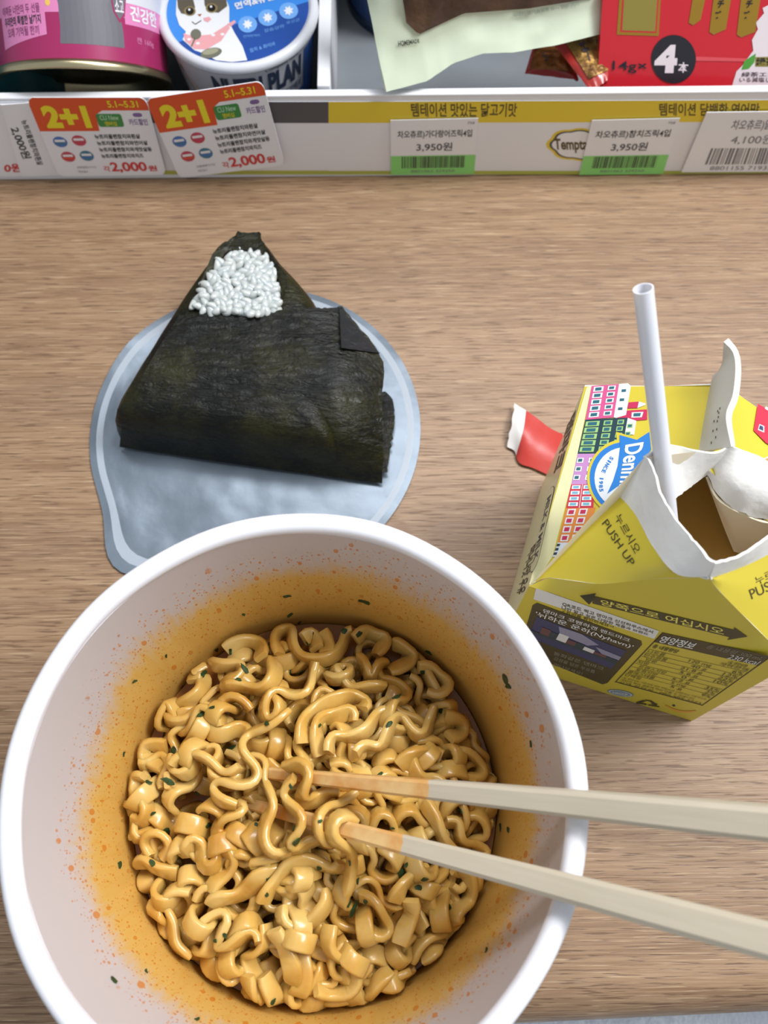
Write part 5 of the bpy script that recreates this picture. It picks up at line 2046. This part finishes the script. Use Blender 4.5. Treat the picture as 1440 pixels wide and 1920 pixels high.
def surf_quad(bvh, pxs, lift=0.25):
    def f(x, y, off=0.0):
        tl, tr, br_, bl_ = [V((*p, 0)) for p in pxs]
        q = tl.lerp(tr, x).lerp(bl_.lerp(br_, x), y)
        d = px_ray((q.x, q.y)).normalized()
        h = bvh.ray_cast(CAM, d)
        return (h[0] if h[0] is not None else at_z((q.x, q.y), 95)) - d * lift
    return f


put_text(b, '누르시오', surf_quad(lbv, [(1164, 961), (1203, 1030), (1189, 1040), (1151, 970)]), (0, 0, 1, 1), 2, 0.0)
put_text(b, 'PUSH UP', surf_quad(lbv, [(1139, 972), (1191, 1054), (1180, 1062), (1128, 982)]), (0, 0, 1, 1), 2, 0.0)
mk('push_panel', b, [YEL, BOARD, MATS['carton_ink']], carton, angle=40, normals=False)
creaseR = zpts([A0, (1360, 1120, 102), (1440, 1200, 82), (1478, 1236, 74.6)])
lipR = zpts([(1331, 1085, 108), (1385, 1066, 103), (1440, 1040, 98), (1500, 1000, 92)])
b = B()
g = ruled([creaseR, [a.lerp(c, .5) + V((0, 0, .8)) for a, c in zip(resample(creaseR, 4), resample(lipR, 4))], lipR], 10, 16)
sheet(b, g, 0.5, 0, 1)
rbv = BVHTree.FromPolygons([p for r in g for p in r], [(i * 16 + j, i * 16 + j + 1, (i + 1) * 16 + j + 1, (i + 1) * 16 + j) for i in range(9) for j in range(15)])
put_text(b, '누르시오', surf_quad(rbv, [(1414, 1083), (1480, 1050), (1486, 1064), (1420, 1098)]), (0, 0, 1, 1), 2, 0.0)
put_text(b, 'PUSH UP', surf_quad(rbv, [(1404, 1106), (1492, 1066), (1498, 1082), (1410, 1124)]), (0, 0, 1, 1), 2, 0.0)
mk('push_panel', b, [YEL, BOARD, MATS['carton_ink']], carton, angle=40, normals=False)
# arrow panel between the creases
crease_all = creaseL[:-1] + creaseR
base_all = resample([T4[0], T4[1]], 40)
g = ruled([base_all, resample(crease_all, 40)], 10, 40)
b = B()
sheet(b, g, 0.5, 0, 1)
abv = BVHTree.FromPolygons([p for r in g for p in r], [(i * 40 + j, i * 40 + j + 1, (i + 1) * 40 + j + 1, (i + 1) * 40 + j) for i in range(9) for j in range(39)])
aq = surf_quad(abv, [(1084, 1112), (1404, 1186), (1398, 1206), (1086, 1122)], 0.25)
aq2 = surf_quad(abv, [(1084, 1112), (1404, 1186), (1398, 1206), (1086, 1122)], 0.5)


def dense(poly, n=12):
    out = []
    for p, q in zip(poly, poly[1:] + poly[:1]):
        for k in range(n):
            out.append((p[0] + (q[0] - p[0]) * k / n, p[1] + (q[1] - p[1]) * k / n))
    return out


def apoly(pts, mi, lift=0.3):
    face(b, [(lambda h, d: (h[0] if h[0] is not None else at_z(c5(*p), 80)) - d * lift)(abv.ray_cast(CAM, px_ray(c5(*p)).normalized()), px_ray(c5(*p)).normalized()) for p in pts], mi)


for k in range(16):        # shaft in short strips so that it follows the panel
    t0, t1 = k / 16, (k + 1) / 16
    f = lambda t, top: (452 + t * (1248 - 452), (172 if top else 215) + t * ((364 if top else 411) - (172 if top else 215)))
    apoly([f(t0, 1), f(t1, 1), f(t1, 0), f(t0, 0)], 2)
apoly([(380, 170), (472, 158), (455, 196), (434, 222)], 2, 0.36)
apoly([(1324, 402), (1250, 350), (1240, 385), (1210, 421)], 2, 0.36)
put_text(b, '양쪽으로 여십시오', surf_quad(abv, [c5(500, 191), c5(1196, 357), c5(1190, 393), c5(494, 221)], 0.55), (0, 0, 1, 1), 3, 0.01)
mk('gable_panel', b, [YEL, BOARD, DARKP, mat('arrow_text', '#F0E06A', 0.4)], carton, angle=40, normals=False)
# bare board lips around the mouth
def ragged(g, row, amp, seed):
    for j in range(len(g[row])):
        g[row][j] = g[row][j] + V((0, 0, 1)) * (amp * noise.noise(V((j * .35, seed, 0)))) + E2 * (amp * .6 * noise.noise(V((j * .8, seed, 4))))
    for i in range(len(g)):
        for j in range(len(g[0])):
            g[i][j] = g[i][j] + V((0, 0, 1)) * (0.35 * noise.noise(V((i * .5, j * .3, seed + 9))))
    return g


b = B()
upL = zpts([(1209, 857, 106), (1227, 885, 107.5), (1234, 918, 108.5), (1266, 974, 111.5), (1290, 1002, 114), (1325, 1045, 117), (1341, 1057, 118)])
g = ragged(ruled([lipL, upL], 7, 30), -1, 0.8, 1)
sheet(b, g, 0.6)
upR = zpts([(1341, 1057, 118), (1388, 1044, 113), (1440, 1009, 108), (1500, 960, 103)])
g = ragged(ruled([lipR, upR], 7, 26), -1, 0.6, 2)
sheet(b, g, 0.6)
# rear of the mouth, left and right wings seen from inside
topBL = zpts([(1209, 857, 106), (1252, 835, 103.5), (1307, 847, 100), (1345, 850, 98), (1369, 838, 99)])
midBL = zpts([(1228, 895, 101), (1258, 885, 98), (1300, 880, 95), (1330, 872, 94), (1350, 868, 94)])
lowBL = zpts([(1240, 930, 94), (1262, 936, 92), (1290, 917, 90), (1318, 896, 89), (1326, 891, 89)])
g = ragged(ruled([lowBL, midBL, topBL], 10, 28), 0, 0.8, 3)
sheet(b, g, 0.6)
topBR = zpts([(1369, 838, 99), (1400, 846, 98.5), (1440, 864, 98), (1480, 885, 97), (1500, 898, 96)])
midBR = zpts([(1345, 868, 94), (1385, 905, 95), (1430, 925, 94), (1470, 940, 94), (1485, 946, 94)])
lowBR = zpts([(1326, 891, 89), (1352, 935, 88.5), (1392, 962, 88), (1430, 973, 88), (1470, 979, 88)])
g = ragged(ruled([lowBR, midBR, topBR], 10, 28), 0, 0.8, 4)
sheet(b, g, 0.6)
mk('torn_lip', b, BOARD, carton, angle=60)
b = B()
inn = zpts([(1376, 1031, 65), (1410, 1040, 65), (1430, 1044, 65), (1445, 1044, 65)])
sheet(b, ruled([zpts([(1327, 893, 88), (1352, 937, 88), (1420, 972, 87.5), (1468, 980, 87.5)]), inn], 8, 20), 0.6)
# link pieces behind the push panel
face(b, [TNL, lipL[0], topBL[0]], 0)
face(b, [TNL, topBL[0], topBL[2]], 0)
sheet(b, ruled([[lipR[-1], topBR[-1]], [TNR, TR0]], 4, 6), 0.5)
mk('inner_board', b, mat('inner_board', '#E9DEC2', 0.5), carton, angle=60)
# seal fin along the ridge
b = B()
finb = zpts([(1336, 703, 90.5), (1329, 735, 90.7), (1323, 770, 91), (1316, 808, 91), (1309, 846, 91)])
fint = zpts([(1357, 641, 104), (1374, 660, 104), (1379, 690, 104), (1374, 740, 104), (1361, 780, 103), (1371, 838, 100)])
mid = [a.lerp(c, .45) + V((-0.8, 0, -0.6)) for a, c in zip(resample(finb, 7), resample(fint, 7))]
mid[0] = at_z((1352, 688), 95)
g = ruled([finb, mid, fint], 12, 26)
sheet(b, g, 1.6, 0, 1, 0)
mk('seal_fin', b, [mat('fin_board', '#D9D6CC', 0.5), YEL], carton, angle=50)
b = B()
for i, (x, y) in enumerate(((1350, 766), (1348, 774), (1347, 782), (1345, 790), (1344, 805), (1342, 820), (1346, 771), (1339, 790), (1337, 808), (1334, 830))):
    gbv = BVHTree.FromPolygons([p for r in g for p in r], [(a * 26 + j, a * 26 + j + 1, (a + 1) * 26 + j + 1, (a + 1) * 26 + j) for a in range(11) for j in range(25)]) if i == 0 else gbv
    q = []
    for dx, dy in ((-1, -2), (0.6, -2.5), (0.2, 2), (-1.4, 2)):
        d = px_ray((x + dx, y + dy)).normalized()
        h = gbv.ray_cast(CAM, d)
        if h[0] is not None:
            q.append(h[0] - d * 0.2)
    if len(q) == 4:
        face(b, q)
mk('date_print', b, MATS['carton_ink'], carton, smooth=False, normals=False)

# milk drink left in the carton
b = B()
slab(b, [cl_(u, v, 63) for u, v in ((1, 1.6), (CU - 1, 1.2), (CU - 1, CV - 1), (1, CV - 1))], (0, 0, 1), 61)
tag(mk('milk_drink', b, mat('tan_milk', '#C79A50', 0.35), smooth=False), 'tan milk drink inside the open yellow carton', 'drink')

# drinking straw
s_top, s_mid = at_z((1206, 541), 144), at_z((1247, 900), 99)
ax_s = (s_mid - s_top).normalized()
s_end = s_top + ax_s * ((s_top.z - 58) / -ax_s.z)
u_s = ax_s.cross(V((0, 1, 0))).normalized()
v_s = ax_s.cross(u_s)
b = B()
ringsS = []
for rr, pp in ((1.8, s_top), (2.05, s_top), (2.05, s_end), (1.8, s_end)):
    ringsS.append([b.verts.new(pp + u_s * (rr * math.cos(t)) + v_s * (rr * math.sin(t))) for t in (2 * math.pi * k / 32 for k in range(32))])
for a, c in ((0, 1), (1, 2), (2, 3), (3, 0)):
    for k in range(32):
        b.faces.new([ringsS[a][k], ringsS[a][(k + 1) % 32], ringsS[c][(k + 1) % 32], ringsS[c][k]])
tag(mk('drinking_straw', b, mat('straw_white', '#EDEDF2', 0.35, sss=0.2), angle=60), 'white plastic drinking straw standing in the yellow carton', 'straw')

# red torn wrapper strip behind the carton
strip = thing('wrapper_strip', at_z((1000, 820), 0.5), 'torn red wrapper strip with white tip lying behind the yellow carton', 'wrapper')
up_e = [(965, 757), (982, 768), (1004, 783), (1030, 803), (1062, 818), (1100, 828)]
lo_e = [(950, 838), (966, 846), (974, 868), (1000, 878), (1034, 893), (1075, 905)]
g = ruled([[at_z(p, 1.2 + 3.0 * math.sin(i * .9 + .3)) for i, p in enumerate(up_e)], [at_z(((p[0] + q[0]) / 2 + 2, (p[1] + q[1]) / 2), 4.0 + 1.5 * math.sin(i * 1.3)) for i, (p, q) in enumerate(zip(up_e, lo_e))], [at_z(p, 1.0) for p in lo_e]], 12, 28)
b = B()
sheet(b, [r[5:] for r in g], 0.35)
mk('red_part', b, mat('wrapper_red', '#B93A33', 0.4, bump=(90, 0.3)), strip, angle=70)
b = B()
wt = [[p.copy() for p in r[:6]] for r in g]
for i, r in enumerate(wt):
    r[0] = r[0] + V((1.0 * noise.noise(V((i * .7, 2, 0))), 0.8 * noise.noise(V((i * .9, 5, 0))), 0))
sheet(b, wt, 0.35)
tag(mk('torn_tip', b, mat('wrapper_white', '#E4E1DE', 0.6), strip, angle=70), 'white torn end')
